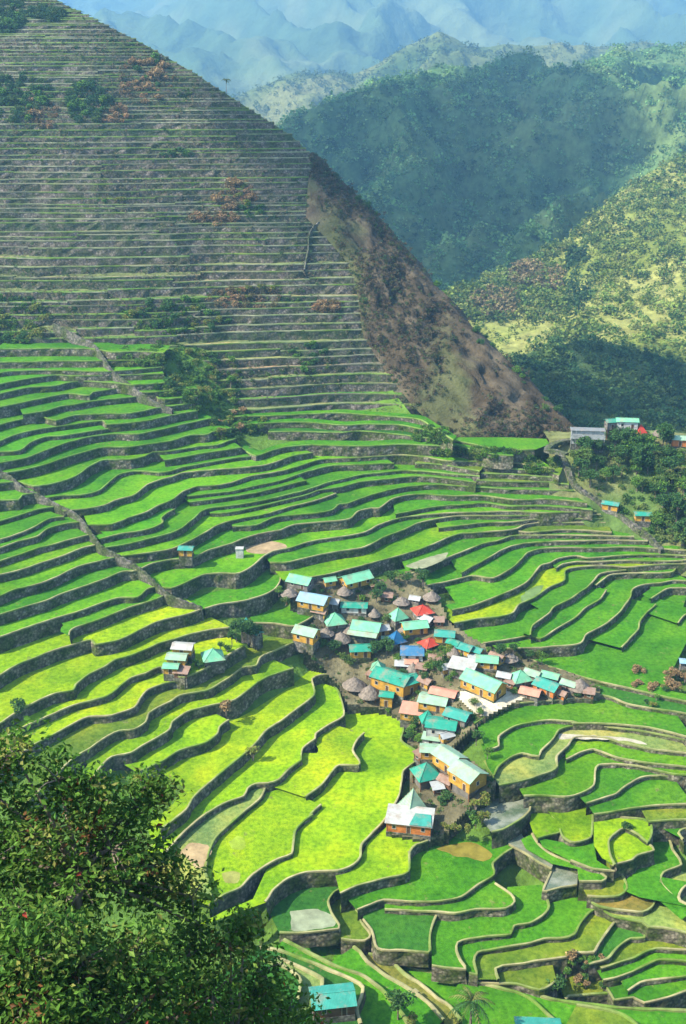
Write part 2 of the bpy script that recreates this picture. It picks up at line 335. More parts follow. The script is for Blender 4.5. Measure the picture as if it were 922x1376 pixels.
M_stone3=stone_mat('overgrown_stone',[(.09,.09,.055),(.15,.14,.1),(.23,.2,.15)],(.085,.125,.045))
M_rim=tinted('trodden_rim',.9,.6,1.25,.35,.5,3,.1)
M_soil=tinted('hill_ground',.95,.55,1.4,.16,.8,.8,.8)
# ------------------------------------------------------------------ terraces
TONE=dict(l=(.085,.225,.005),y=(.185,.3,.004),g=(.052,.18,.006),d=(.035,.125,.012),f=(.19,.25,.06),o=(.115,.17,.014),b=(.17,.15,.03),v=(.16,.15,.09),w=(.2,.24,.22))  # brightest yellow also paints the sunlit centre, duller greens the shade on upper paddies
RIMT=dict(pale=(.3,.27,.13),grass=(.17,.25,.06),hill=(.25,.25,.15),stone=(.14,.14,.09))
def resample(P,step):
    P=[np.array(p,float) for p in P]
    out=[]
    for i in range(len(P)-1):
        p0=P[max(i-1,0)];p1=P[i];p2=P[i+1];p3=P[min(i+2,len(P)-1)]
        n=max(1,int(np.linalg.norm(p2-p1)/step+.5))
        for k in range(n):
            t=k/n
            a=.42; m1=a*(p2-p0); m2=a*(p3-p1)
            # keep tangents no longer than the span so that sharp corners do not loop
            L=np.linalg.norm(p2-p1); 
            for m in (m1,m2):
                q=np.linalg.norm(m)
                if q>L: m*=L/q
            out.append((2*t**3-3*t**2+1)*p1+(t**3-2*t**2+t)*m1+(-2*t**3+3*t**2)*p2+(t**3-t**2)*m2)
    out.append(P[-1]); return np.array(out)
FV=[];FF=[];FC=[]          # field tops
WATER=[]
def add_field(poly,z,col,sink=.18):
    b=len(FV); tri=tessellate_polygon([[Vector((p[0],p[1],0)) for p in poly]])
    FV.extend([(p[0],p[1],z-sink) for p in poly]); FC.extend([col]*len(poly))
    for t in tri:
        a,c,d=[Vector((poly[i][0],poly[i][1])) for i in t]
        t=tuple(t)
        if (c-a).cross(d-a)<0: t=t[::-1]
        FF.append(tuple(b+i for i in t))
def wall_mesh(P,z,H,side,rough,rows,batter=.1):
    """P (n,2) rim line; side=+1 when the outer side is on the right of travel"""
    n=len(P); T=np.gradient(P,axis=0); T/=np.linalg.norm(T,axis=1)[:,None]+1e-9
    O=np.c_[T[:,1],-T[:,0]]*side
    hs=np.linspace(0,1,rows)
    V=[]
    for k,h in enumerate(hs):
        Q=np.c_[P+O*(h*H*batter),np.full(n,z-h*H)]
        d=fbm(Q*.55,3)*rough*(1 if k else .4)
        Q[:,:2]+=O*d[:,None]; V.append(Q)
    V=np.concatenate(V); Fq=[]
    for k in range(rows-1):
        i=np.arange(n-1)+k*n; q=np.c_[i,i+1,i+1+n,i+n]
        Fq.append(q if side<0 else q[:,::-1])
    return V,np.concatenate(Fq),O
def rim_mesh(P,O,z,w,h):
    n=len(P); jz=fbm(np.c_[P*.4,np.full(n,z)],2)*.12; jw=1+fbm(np.c_[P*.3,np.full(n,z+9)],2)*.7
    def row(off,dz): return np.c_[P+O*np.asarray(off)[:,None],z+dz+jz]
    one=np.ones(n)
    R=[row(.12*one,-.25),row(.1*one,h*.8),row(-.15*one,h),row(-w*jw,h*.75),row(-(w+.12)*jw,-.35)]
    V=np.concatenate(R); Fq=[]
    for k in range(4):
        i=np.arange(n-1)+k*n; Fq.append(np.c_[i,i+n,i+n+1,i+1])
    return V,np.concatenate(Fq)
WALLS={}
def terrace(name,tone,pts,z,H,back=None,D=15,up=None,step=1.3,rimc='pale',rimw=.45,rimh=.22,stone=None,col=None,rough=.5,rows=6,needback=None,closed=False):
    """one terrace: flat field, retaining wall with its trodden rim; pts are world (x,y)"""
    P=resample(pts,step); n=len(P)
    P=P+np.c_[fbm(np.c_[P*.13,np.full(n,z)],2),fbm(np.c_[P*.13,np.full(n,z+31)],2)]*.5
    ch=pts[-1]-pts[0]; L=np.linalg.norm(ch); ch=ch/L
    nrm=np.array([-ch[1],ch[0]]) if up is None else None
    if up is None:
        if nrm[1]<0: nrm=-nrm
    else:
        nrm=np.array([-ch[1],ch[0]]); 
        if nrm@np.array(up)<0: nrm=-nrm
    if back is None:
        t=(P-P[0])@ch; q=(P-P[0])@nrm; tm,tM=t.min(),t.max()
        if needback is None or not len(needback):
            if np.all(np.diff(t)>-.3): poly=list(P)+[p+nrm*D for p in P[::-max(1,n//40)]]
            else: top=q.max()+D; poly=list(P)+[P[0]+ch*tM+nrm*top,P[0]+ch*tm+nrm*top]
        else:
            G=np.array(needback); tg=(G-P[0])@ch; qg=(G-P[0])@nrm; tk=np.linspace(tM,tm,26); o=np.argsort(t); qk=[]
            mono=np.all(np.diff(t)>-.3)
            for x in tk:
                w=np.abs(tg-x)<(tM-tm)/26+2.5; base=np.interp(x,t[o],q[o]) if mono else q.max()
                qk.append(max(base+4,min(base+75,qg[w].max()+2.5)) if w.any() else base+4)
            poly=list(P)+[P[0]+ch*x+nrm*y for x,y in zip(tk,qk)]
    else: poly=list(P)+list(back)
    A=0
    for a,b in zip(poly,poly[1:]+poly[:1]): A+=a[0]*b[1]-a[1]*b[0]
    side=1 if A>0 else -1      # counter-clockwise outline: outside is on the right
    c=np.array(col if col is not None else TONE[tone]); c=c*(1+.12*(rng.random(3)-.5))*(1+.16*(rng.random()-.5))
    (WATER.append((poly,z)) if tone=='w' else add_field(poly,z,tuple(c)))
    V,Fq,O=wall_mesh(P,z,H,side,rough,rows)
    w=npmesh('terrace_wall',V,Fq,[stone or M_stone])
    RV,RF=rim_mesh(P,O,z,rimw,rimh)
    if side<0: RF=RF[:,::-1]
    rc=np.array(RIMT[rimc])*(1+.25*(rng.random()-.5))
    gmix=np.clip(.35+2.2*fbm(np.c_[RV[:,:2]*.11,np.full(len(RV),z+77)],3),0,1)[:,None]; gcol=np.array((.12,.19,.03))
    npmesh('rim',RV,RF,[M_rim],col=rc*(1-gmix)+gcol*gmix,parent=w)
    WALLS.setdefault(name,[]).append(w)
    return w
# wall height and field depth each edge needs, from its neighbours
need={i:[] for i in range(N)}; hh={i:[] for i in range(N)}
for u,c in zip(cols,COLX):
    for (v0,i),(v1,j) in zip(c,c[1:]):
        need[j].append((u,v0)); hh[i].append(Z[i]-Z[j])
for i,e in enumerate(EDGES):
    z=Z[i]; pts=[at_z(u,v,z)[:2] for u,v in e['px']]; bk=[at_z(u,v,z)[:2] for u,v in e['back']] if e['back'] else None
    vm=np.mean([v for u,v in e['px']])
    H=min(12,max([2.5]+hh[i])+1.2)
    G=[at_z(u,v,z)[:2] for u,v in need[i]]
    nb=G if e['D'] is None else None
    near=vm>700 or e['name'] in('h5','h8')
    tone=e['tone']
    terrace(e['name'],tone,pts,z,H,back=bk,D=e['D'] or 12,needback=nb,rimc='pale' if near else 'grass',rimw=.32 if near else .25,rimh=.16,step=1.3 if near else 1.8)
# foreground bank: its terraces step down away from the camera
DB=ZN['k17']+23.9
BZ=dict(m1=-21.5,m7=-19.5,m6=-18.0,m8=-20.5,m9=-19.8,m2=-15.5,m3=-13.0,m4=-11.5,m5=-10.0)
for k_ in BZ: BZ[k_]+=DB
for n_,t_,p_,b_,D_ in BANKS:
    z=BZ[n_]; pts=[at_z(u,v,z)[:2] for u,v in pairs(p_)]
    terrace(n_,t_,pts,z,4.0,D=40 if n_ in('m1','m5') else 28,up=(-.25,-1),rimw=.5,rimh=.25)
# ------------------------------------------------------------------ steep upper hillside
def gully(v): return float(np.interp(v,[440,460,500,540,600],[-60,190,265,300,330])) if v>455 else -60.
SIL=[(-30,-60),(0,80),(60,200),(95,260),(140,330),(185,400),(225,436),(285,502),(355,560),(425,620),(500,700),(570,768),(592,785)]
def sil(v): return float(np.interp(v,[a for a,b in SIL],[b for a,b in SIL]))
def face_right(v): return sil(v)-2 if v<205 else float(np.interp(v,[205,225,240,290,320,350,380,450,500,540,590],[416,422,414,411,440,466,478,488,520,552,600]))
KL=157-ZN['c0']+.8*pos('c0',60,469)[1]+8; KR=157-ZN['f1']+.8*pos('f1',500,558)[1]+7
def K0(u): return float(np.interp(u,[130,500],[KL,KR]))
def hn(u,v): return 5.5*float(fbm(np.array([[u*.0065,v*.007,2.3]]),3)[0])
def face(u,v):
    t=math.tan(theta(v)); return at_y(u,v,K0(u)/(.8+t)+hn(u,v))
v=553.0; ROWS=[]; rowr=random.Random(11)
while v>-75:
    ROWS.append(v); v-=max(4.2,4.6+(v-50)*.0165)*rowr.uniform(.72,1.32)
hrng=random.Random(3)
for k,v in enumerate(ROWS):
    u0,u1=gully(v),face_right(v); 
    if u1-u0<15: continue
    sp=4.6+max(0,(v-50))*.0165
    u=u0-hrng.uniform(0,40)*(v<455)
    while u<u1-4:
        ln=hrng.uniform(70,330); ue=min(u+ln,u1)
        if u1-ue<60: ue=u1
        dv=hrng.uniform(-.27,.27)*sp; z=CAMZ-math.tan(theta(v+dv))*K0(250)/(.8+math.tan(theta(v+dv)))
        us=np.linspace(u,ue,max(3,int((ue-u)/9)))
        pts=[]
        for x in us:
            Yc=(K0(x)-157+z)/.8+hn(x,v); pts.append(np.array([(x-CU)/F*(Yc*cp+(CAMZ-z)*sp_),Yc]))
        # depth along the optical axis = Y cos + (CAMZ-z) sin
        amp=.9
        pts=[q+np.array([0,amp*float(fbm(np.array([[q[0]*.05,k*3.7,1.]]),3)[0])*1.6]) for q in pts]
        H=sp*1.4/3.1*1.25+2.4
        g=hrng.random(); bias=.55 if v>380 else .25
        col=(.1,.2,.03) if g<bias else ((.17,.2,.08) if g<.75 else (.24,.21,.13))
        terrace('slope',None,pts,z,H,D=8.5,up=(0,1),step=3.0,rimc='hill' if hrng.random()<.7 else ('stone' if hrng.random()<.6 else 'grass'),rimw=.4,rimh=.22,stone=M_stone2 if hrng.random()<.75 else M_stone3,col=col,rough=.9,rows=5)
        u=ue
fields=npmesh('rice_fields',FV,FF,[M_rice],col=FC); tag(fields,kind='structure')

M_water,_nt,_b=mat('water',.08); _b.inputs['Specular IOR Level'].default_value=.35
_n=noise(_nt,.25,4,.6,'World'); _r=ramp(_nt,_n.outputs['Fac'],[(.35,(.07,.1,.055)),(.6,(.2,.21,.15))]); _nt.links.new(_r.outputs['Color'],_b.inputs['Base Color'])
_n=noise(_nt,1.2,3,.6,'World'); _r=ramp(_nt,_n.outputs['Fac'],[(.35,(.05,)*3),(.7,(.55,)*3)]); _nt.links.new(_r.outputs['Color'],_b.inputs['Roughness']); bump(_nt,_b,_n.outputs['Fac'],.25,.1)
mb=MB()
for poly,z in WATER:
    for t in tessellate_polygon([[Vector((p[0],p[1],0)) for p in poly]]):
        a,c,d=[Vector((poly[i][0],poly[i][1])) for i in t]; t=tuple(t) if (c-a).cross(d-a)>0 else tuple(t)[::-1]
        mb.add([(poly[i][0],poly[i][1],z-.15) for i in t],[(0,1,2)])
tag(mb.build('water',[M_water]),kind='structure')

# bare or flooded plots inside some paddies
PLOTS=[('h15',[(328,735),(340,728.5),(370,727),(385,734),(360,742.5),(335,742.5)],(.3,.22,.12)),('S1',[(392,1223),(435,1222),(452,1242),(396,1250)],(.22,.25,.15)),
 ('k7',[(585,1140),(600,1135),(635,1130),(660,1147),(650,1157),(615,1150)],(.19,.16,.025)),('k1',[(243,1145),(255,1132),(282,1137),(276,1163),(262,1165)],(.33,.24,.12)),
 ('k2',[(300,1172),(312,1169),(325,1174),(318,1186),(303,1185)],(.24,.25,.06)),('g13',[(700,800),(715,789),(732,786),(722,799),(704,808)],(.12,.19,.06)),('q14',[(545,760),(575,748),(600,742),(596,752),(566,764)],(.22,.23,.13)),
 ('k2',[(308,1130),(322,1123),(330,1128),(326,1140),(312,1139)],(.24,.33,.03)),('n4',[(752,985),(775,986),(850,992),(870,1000),(838,995),(775,992),(752,992)],(.4,.36,.26))]
mb=MB()
for n_,P_,c_ in PLOTS:
    poly=resample([at_z(u,v,ZN[n_])[:2] for u,v in P_+P_[:1]],.9)[:-1]; poly=poly+np.c_[fbm(np.c_[poly*.5,poly[:,:1]*0],3),fbm(np.c_[poly*.5,poly[:,:1]*0+9],3)]*.8
    for t in tessellate_polygon([[Vector((p[0],p[1],0)) for p in poly]]):
        a,c,d=[Vector((poly[i][0],poly[i][1])) for i in t]; t=tuple(t) if (c-a).cross(d-a)>0 else tuple(t)[::-1]
        mb.add([(poly[i][0],poly[i][1],ZN[n_]-.15) for i in t],[(0,1,2)],0,c_)
tag(mb.build('bare_plots',[M_rim],tint=True),kind='structure')
# ------------------------------------------------------------------ ground sheets under and around the terraces
RP=[];RZ=[]
for e,z in zip(EDGES,Z):
    for u,v in e['px'][::1]:
        if -80<u<1000: RP.append((u,v)); RZ.append(z)
for n_,t_,p_,b_,D_ in BANKS:
    for u,v in pairs(p_)[::2]: RP.append((u,v)); RZ.append(BZ[n_])
for v in (540,500,450,400,300):
    for u in range(-60,int(face_right(v)),90):
        if u>gully(v): RP.append((u,v)); RZ.append(face(u,v)[2])
RP=np.array(RP,float); RZ=np.array(RZ); 
_,ix=np.unique(np.round(RP/6),axis=0,return_index=True); RP=RP[ix]; RZ=RZ[ix]
def _phi(A,B): return np.sqrt(((A[:,None]-B[None])**2).sum(2)+100)
nR=len(RP); K=np.zeros((nR+3,nR+3)); K[:nR,:nR]=_phi(RP,RP)-np.eye(nR)*25
Pm=np.c_[np.ones(nR),RP/500]; K[:nR,nR:]=Pm; K[nR:,:nR]=Pm.T
RW=np.linalg.solve(K,np.r_[RZ,0,0,0])
def zs(Q):
    Q=np.atleast_2d(np.array(Q,float)); return _phi(Q,RP)@RW[:nR]+np.c_[np.ones(len(Q)),Q/500]@RW[nR:]
def sheet(name,G,mats,col=None,kind='structure',smooth=True):
    """G (rows,cols,3) grid of points -> one mesh"""
    r,c=G.shape[:2]; i=np.arange(r-1)[:,None]*c+np.arange(c-1)[None]
    Fq=np.stack([i,i+1,i+1+c,i+c],-1).reshape(-1,4)
    o=npmesh(name,G.reshape(-1,3),Fq,mats,col=None if col is None else np.asarray(col).reshape(-1,3),smooth=smooth)
    if kind: tag(o,kind=kind)
    return o
us=np.concatenate([np.arange(-700,-60,80.),np.arange(-60,1000,14.),np.arange(1000,1900,60.)]); vs=np.arange(1376+40,452,-12.)
UV=np.stack(np.meshgrid(us,vs),-1); ZZ=zs(UV.reshape(-1,2)).reshape(UV.shape[:2])
G=np.zeros(UV.shape[:2]+(3,))
for i in range(G.shape[0]):
    for j in range(G.shape[1]):
        u,v=UV[i,j]; vm=np.interp(u,[480,600,700],[452,606,618]); q=at_z(u,max(v,vm),zs([(min(max(u,-60),960),max(v,vm))])[0]); q[2]-=3.6+ (1.5 if v>1150 else 0); q[1]+=2.0; G[i,j]=q
col=np.tile(np.array([.08,.15,.02]),(G.shape[0],G.shape[1],1))
sheet('valley_ground',G,[M_soil],col)
# hamlet ground ---------------------------------------------------------
VP=[(390,806),(402,788),(465,776),(520,780),(556,764),(588,802),(604,838),(660,872),(702,886),(770,905),(806,922),(806,936),(740,940),(690,945),(655,962),(625,985),(606,1003),(645,1030),(668,1050),(655,1068),(622,1092),(600,1118),(560,1128),(522,1118),(518,1100),(551,1062),(550,1037),(572,1020),(566,1006),(549,998),(551,980),(544,966),(514,952),(467,945),(457,925),(440,905),(408,872),(408,848),(430,828),(415,815)]
def inpoly(u,v,P):
    c=False; n=len(P)
    for i in range(n):
        (a,b),(x,y)=P[i],P[(i+1)%n]
        if (b>v)!=(y>v) and u<(x-a)*(v-b)/(y-b)+a: c=not c
    return c
def vground(u,v): return float(zs([(u,v)])[0])
def ground_patch(name,P,step,dz,col,cell=None,skirt=6.):
    us=np.arange(min(p[0] for p in P),max(p[0] for p in P)+step,step); vs=np.arange(max(p[1] for p in P),min(p[1] for p in P)-step,-step)
    idx={}; V=[]; Fq=[]
    ins=lambda u,v: inpoly(u,v,P)
    def vid(i,j):
        if (i,j) not in idx:
            u,v=us[i],vs[j]; q=at_z(u,v,vground(u,v)+dz); idx[i,j]=len(V); V.append(q)
        return idx[i,j]
    for i in range(len(us)-1):
        for j in range(len(vs)-1):
            if ins(us[i]+step/2,vs[j]-step/2): Fq.append((vid(i,j),vid(i+1,j),vid(i+1,j+1),vid(i,j+1)))
    E={}
    for f in Fq:
        for a,b in zip(f,f[1:]+f[:1]): E[(a,b)]=E.get((a,b),0)+1
    base={}
    def low(a):
        if a not in base: base[a]=len(V); V.append(np.array(V[a])-np.array([0,0,skirt]))
        return base[a]
    nt_=len(Fq)
    for (a,b) in [e for e in E if (e[1],e[0]) not in E]: Fq.append((b,a,low(a),low(b)))
    V=np.array(V); V[:,2]+=fbm(V*.25,3)*.5 if dz<.4 else 0
    c=np.tile(np.array(col),(len(V),1))*(1+.8*fbm(V*.2,3))[:,None]
    o=npmesh(name,V,np.array(Fq),[M_soil,M_stone],col=c,mi=[0]*nt_+[1]*(len(Fq)-nt_)); return tag(o,kind='structure')
ground_patch('village_ground',VP,3.5,.25,(.12,.105,.055))
# yard in the middle of the hamlet
YP=[(612,935),(640,918),(690,930),(708,938),(690,944),(655,962),(640,960)]
ground_patch('yard',YP,3.,.5,(.46,.41,.29),skirt=1.)
# ------------------------------------------------------------------ main hill body and cliff
vs=np.arange(552,-110,-12.)
us_t=np.linspace(0,1,40)
G=np.zeros((len(vs),len(us_t)+2,3))
for i,v in enumerate(vs):
    uR=face_right(v)-1
    for j,t in enumerate(us_t):
        u=-420+(uR+420)*t; p=face(u,v); G[i,j]=p+np.array([0,3.2,-.6])
    G[i,-2]=G[i,len(us_t)-1]+np.array([18,45,-25]); G[i,-1]=G[i,-2]+np.array([60,150,-160])
G=np.concatenate([G[:1]+np.array([0,2,-30.]),G,(G[-1:]+np.array([0,60,-10.])),(G[-1:]+np.array([0,260,-160.]))])
col=np.tile(np.array([.12,.14,.05]),(G.shape[0],G.shape[1],1)); sheet('hill',G,[M_soil],col)
# cliff flank
A=[];S=[]; YF=(CAMZ-ZK)/math.tan(theta(590))+3
nA=64
for s in np.linspace(0,1,nA):
    if s<.72:
        v=205+(592-205)*s/.72; p=face(face_right(v),v)+np.array([0,-.5,.3])
    else:
        q=(s-.72)/.28; p=at_y(600+170*q,592,YF+6*q)
    A.append(p)
    v=205+(590-205)*s; u=sil(v); Y=np.interp(v,[205,285,355,425,500,570,592],list(np.interp([205,285,355,425,500,570,592],[205,592],[face(416,205)[1]+2,YF+9])+np.array([0,4,7,5,2,0,0]))); S.append(at_y(u,v,Y))
A=np.array(A);S=np.array(S); A[:,2]-=.8
T=np.linspace(0,1,46); G=A[:,None]*(1-T)[None,:,None]+S[:,None]*T[None,:,None]
env=np.sin(np.pi*np.clip(T,0,1))[None,:]**.6*np.sin(np.pi*np.clip(np.linspace(.02,.98,nA),0,1))[:,None]**.5
Gs=G.reshape(-1,3)
d1=(fbm(Gs*np.array([.045,.03,.012]),5,.6)).reshape(env.shape)
d2=fbm(Gs*.16+5,4,.6).reshape(env.shape)
d3=(1-2.6*np.abs(fbm(Gs*np.array([.14,.14,.018])+9,4,.55))).reshape(env.shape)
nrm=np.array([.55,-.72,.42]); G=G+ (env*(d1*6+d2*1.8+d3*4.2)+ (env*2))[...,None]*nrm
# rough skyline
G[:,-1]+=(fbm(S*.12,3)*2.5)[:,None]*np.array([.4,0,.9])
back=[G[:,-1]+np.array([8,22,-10]),G[:,-1]+np.array([40,120,-120])]
G=np.concatenate([G]+[b[:,None] for b in back],1)
g0=fbm(G.reshape(-1,3)*np.array([.05,.05,.02]),4).reshape(G.shape[:2]); g1=fbm(G.reshape(-1,3)*.22+3,3).reshape(G.shape[:2])
tt=np.concatenate([T,[1,1]])[None,:]
br=np.array([.05,.037,.02]); gy=np.array([.095,.075,.046]); gr=np.array([.07,.09,.025])
mg=np.clip((g0+.55*(1-tt*1.8)*np.linspace(1,.3,nA)[:,None]-.2+g1*.5)*4,0,1)[...,None]*.55; ml=np.clip(.5+g1*2.2,0,1)[...,None]
col=(br*(1-ml)+gy*ml)*(1-mg)+gr*mg
sheet('hill_cliff',G,[M_soil],col); G_cliff=G.copy()
# ------------------------------------------------------------------ far hills
def loft_hill(name,top,base,nu,nt,amp,fr,colf,expo=1.0,seed=0,mats=None,ridge=0):
    u=np.linspace(top[0][0],top[-1][0],nu)
    tv=np.interp(u,[a[0] for a in top],[a[1] for a in top]); ty=np.interp(u,[a[0] for a in top],[a[2] for a in top])
    bv=np.interp(u,[a[0] for a in base],[a[1] for a in base]); by=np.interp(u,[a[0] for a in base],[a[2] for a in base])
    Tp=np.array([at_y(a,b,c) for a,b,c in zip(u,tv,ty)]); Bp=np.array([at_y(a,b,c) for a,b,c in zip(u,bv,by)])
    t=np.linspace(0,1,nt)
    G=Bp[None]*(1-t)[:,None,None]+Tp[None]*t[:,None,None]
    G[...,2]=Bp[None,:,2]*(1-t**expo)[:,None]+Tp[None,:,2]*(t**expo)[:,None]
    e=(np.sin(np.pi*np.clip(t,0,1)*.93+.05)**.7)[:,None]
    q=G.reshape(-1,3).copy(); q[:,2]*=.6
    n=fbm(q*fr+seed,5,.52).reshape(G.shape[:2])
    if ridge: 
        r=1-np.abs(fbm(q*fr*1.3+seed+40,3).reshape(G.shape[:2]))*3; n=n*.6+ridge*(r-.6)*.5
    G[...,2]+=e*n*amp; G[...,1]+=e*n*amp*-.5
    G=np.concatenate([G,G[-1:]+np.array([0,amp*1.2+20,-amp*.6-8]),G[-1:]+np.array([0,500,-400.])])
    sheet(name,G,mats or [M_soil],colf(G)); return G
def mixcols(G,cs,fr,seed=0):
    q=G.reshape(-1,3); n=np.clip(.5+fbm(q*fr+seed,4)*1.6,0,.999)*(len(cs)-1); i=n.astype(int); f=(n-i)[:,None]; cs=np.array(cs)
    return (cs[i]*(1-f)+cs[np.minimum(i+1,len(cs)-1)]*f).reshape(G.shape)
GB=loft_hill('forested_ridge',[(250,240,1330),(330,212,1350),(400,166,1400),(470,134,1450),(560,106,1500),(650,86,1540),(720,79,1560),(790,79,1570),(850,63,1650),(930,54,1700),(1150,30,1700)],[(250,520,880),(1150,520,880)],150,70,120,.0058,lambda G:mixcols(G,[(.06,.12,.04),(.08,.14,.045),(.11,.16,.05)],.01),.85,3,ridge=1)
GC=loft_hill('sunlit_peak',[(150,150,2500),(320,131,2550),(400,97,2600),(480,87,2600),(540,71,2600),(568,52,2600),(590,39,2600),(612,47,2600),(630,57,2600),(700,58,2600),(800,62,2650),(930,58,2700),(1150,58,2700)],[(150,300,1900),(1150,300,1900)],170,60,120,.004,lambda G:mixcols(G,[(.06,.1,.025),(.11,.135,.04),(.15,.155,.055)],.006),.9,8,ridge=1)
GE=loft_hill('right_hillside',[(520,452,800),(560,424,815),(600,398,835),(650,373,860),(700,353,885),(760,323,920),(820,268,960),(880,228,1000),(930,202,1020),(1150,120,1050)],[(520,500,680),(1150,500,680)],110,60,16,.012,lambda G:mixcols(G,[(.14,.17,.03),(.25,.25,.07),(.2,.22,.05)],.02),1.0,21)
GF=loft_hill('wooded_knoll',[(640,492,575),(690,482,590),(740,464,620),(800,458,640),(860,472,650),(930,490,650),(1150,500,650)],[(640,640,470),(1150,640,470)],80,40,9,.02,lambda G:mixcols(G,[(.05,.09,.03),(.08,.12,.03)],.03),.9,31)
# blue mountains at the back of the valley
xs=np.linspace(-2400,2600,300); ys=np.linspace(3300,6300,190); XX,YY=np.meshgrid(xs,ys)
q=np.stack([XX.ravel(),YY.ravel(),np.zeros(XX.size)],1)
qq=q@np.array([[.8,-.6,0],[.6,.8,0],[0,0,1]]); rd=1-np.abs(fbm(qq*np.array([.0012,.00055,1])+2.2,5,.5))*2.6
zz=-150+np.clip((YY.ravel()-3300)/2400,0,1.25)*620+rd*330-130; r2=1-np.abs(fbm(q*np.array([.0034,.0026,1])+7,4,.55))*3; zz+=r2*48+fbm(q*.012,4,.62)*22
G=np.stack([XX,YY,zz.reshape(XX.shape)],-1)
M_mtn=tinted('mountain_cover',.95,.75,1.2,.012,1.,.02,14)
sheet('mountains',G,[M_mtn],mixcols(G,[(.06,.1,.04),(.08,.12,.045),(.12,.15,.06)],.004))
# valley floor to the horizon
G=np.stack(np.meshgrid(np.linspace(-9000,9000,30),np.linspace(-3000,9500,30)),-1); G=np.concatenate([G,np.full(G.shape[:2]+(1,),-160.)],2)
sheet('ground',G,[M_soil],np.tile(np.array([.07,.11,.035]),(30,30,1)))
# hill under the viewpoint
xs=np.linspace(-120,110,60); ys=np.linspace(-30,170,60); XX,YY=np.meshgrid(xs,ys)
zz=np.maximum(151-1.27*YY,-32)+np.clip(-XX-1,0,40)*.42*np.clip(1.6-YY/60,0,1)
zz+=fbm(np.stack([XX.ravel()*.08,YY.ravel()*.08,zz.ravel()*0],1),4).reshape(XX.shape)*3
G=np.stack([XX,YY,zz],-1); sheet('viewpoint_slope',G,[M_soil],mixcols(G,[(.06,.1,.025),(.11,.15,.035)],.05))
# knoll slope on the right, below the ridge houses
_zb={}
def ZB(u,vb):
    k=round(u/4)
    if k not in _zb: _zb[k]=float(zs([(min(u,905),min(vb,745))])[0])-.4
    return _zb[k]
def knoll(u,v):
    """surface point of the slope right of the long stone path"""
    vt,vb=590+.02*(u-740),np.interp(u,[740,800,890,930,1150],[650,690,742,750,772])
    t=np.clip((v-vt)/(vb-vt),0,1); zt=ZK+.8; zb=ZB(u,vb)
    return at_z(u,v,zt+(zb-zt)*t**.9)
us=np.linspace(738,1150,60); G=[]
for k,t in enumerate(np.linspace(0,1,26)):
    r=[]
    for u in us:
        vt,vb=590+.02*(u-740),np.interp(u,[740,800,890,930,1150],[650,690,742,750,772]); r.append(knoll(u,vt+(vb-vt)*t))
    G.append(r)
G=np.array(G)[::-1]; G[...,2]+=fbm(G.reshape(-1,3)*.08,3).reshape(G.shape[:2])*1.2-.3
G=np.concatenate([G[:1]+np.array([0,-4,-5]),G,G[-1:]+np.array([0,14,-.8]),G[-1:]+np.array([0,90,-70])])
sheet('knoll',G,[M_soil],mixcols(G,[(.08,.13,.03),(.16,.16,.06),(.1,.14,.03)],.05))
# ------------------------------------------------------------------ vegetation meshes
def ico(sub):
    t=(1+5**.5)/2
    v=[(-1,t,0),(1,t,0),(-1,-t,0),(1,-t,0),(0,-1,t),(0,1,t),(0,-1,-t),(0,1,-t),(t,0,-1),(t,0,1),(-t,0,-1),(-t,0,1)]
    f=[(0,11,5),(0,5,1),(0,1,7),(0,7,10),(0,10,11),(1,5,9),(5,11,4),(11,10,2),(10,7,6),(7,1,8),(3,9,4),(3,4,2),(3,2,6),(3,6,8),(3,8,9),(4,9,5),(2,4,11),(6,2,10),(8,6,7),(9,8,1)]
    v=[np.array(p)/np.linalg.norm(p) for p in v]
    for _ in range(sub):
        c={}; nf=[]
        def mid(a,b):
            k=(min(a,b),max(a,b))
            if k not in c: p=v[a]+v[b]; v.append(p/np.linalg.norm(p)); c[k]=len(v)-1
            return c[k]
        for a,b,d in f:
            x,y,z_=mid(a,b),mid(b,d),mid(d,a); nf+=[(a,x,z_),(b,y,x),(d,z_,y),(x,y,z_)]
        f=nf
    return np.array(v),np.array(f)
def crowns(name,P,R,cols,mats,sub=1,squash=.85,rough=.55,vary=.3):
    """a far-off wood: many rough crowns in one mesh"""
    bv,bf=ico(sub); n=len(P); nv=len(bv)
    var=[bv*(1+rough*fbm(bv*1.7+k*9.1,3)+(.35*vnoise(bv*6.1+k*5.3) if sub>1 else .3*vnoise(bv*4+k*5.3)))[:,None] for k in range(9)]; var=np.array(var)
    k=rng.integers(0,9,n); a=rng.random(n)*6.28; ca,sa=np.cos(a),np.sin(a)
    B=var[k]; X=B[...,0]*ca[:,None]-B[...,1]*sa[:,None]; Y=B[...,0]*sa[:,None]+B[...,1]*ca[:,None]
    B=np.stack([X,Y,B[...,2]*squash*(.8+.5*rng.random(n))[:,None]],-1)*R[:,None,None]+P[:,None]+np.array([0,0,.35])*R[:,None,None]
    c=cols*(1+vary*(rng.random((n,1))-.5)*2)
    V=B.reshape(-1,3); Fc=(bf[None]+np.arange(n)[:,None,None]*nv).reshape(-1,3)
    return tag(npmesh(name,V,Fc,mats,col=np.repeat(c,nv,0)),kind='stuff')
M_forest=tinted('forest_canopy',.9,.6,1.35,.35,.9,1.2,.6)
WOODS=[]
def sample(G,n,f=None):
    r,c=G.shape[:2]; out=[]
    i=rng.random(n*3)*(r-3.01); j=rng.random(n*3)*(c-1.01)
    a=i.astype(int);b=j.astype(int);s=(i-a)[:,None];t=(j-b)[:,None]
    P=(G[a,b]*(1-s)+G[a+1,b]*s)*(1-t)+(G[a,b+1]*(1-s)+G[a+1,b+1]*s)*t
    if f is not None: P=P[f(P)]
    return P[:n]
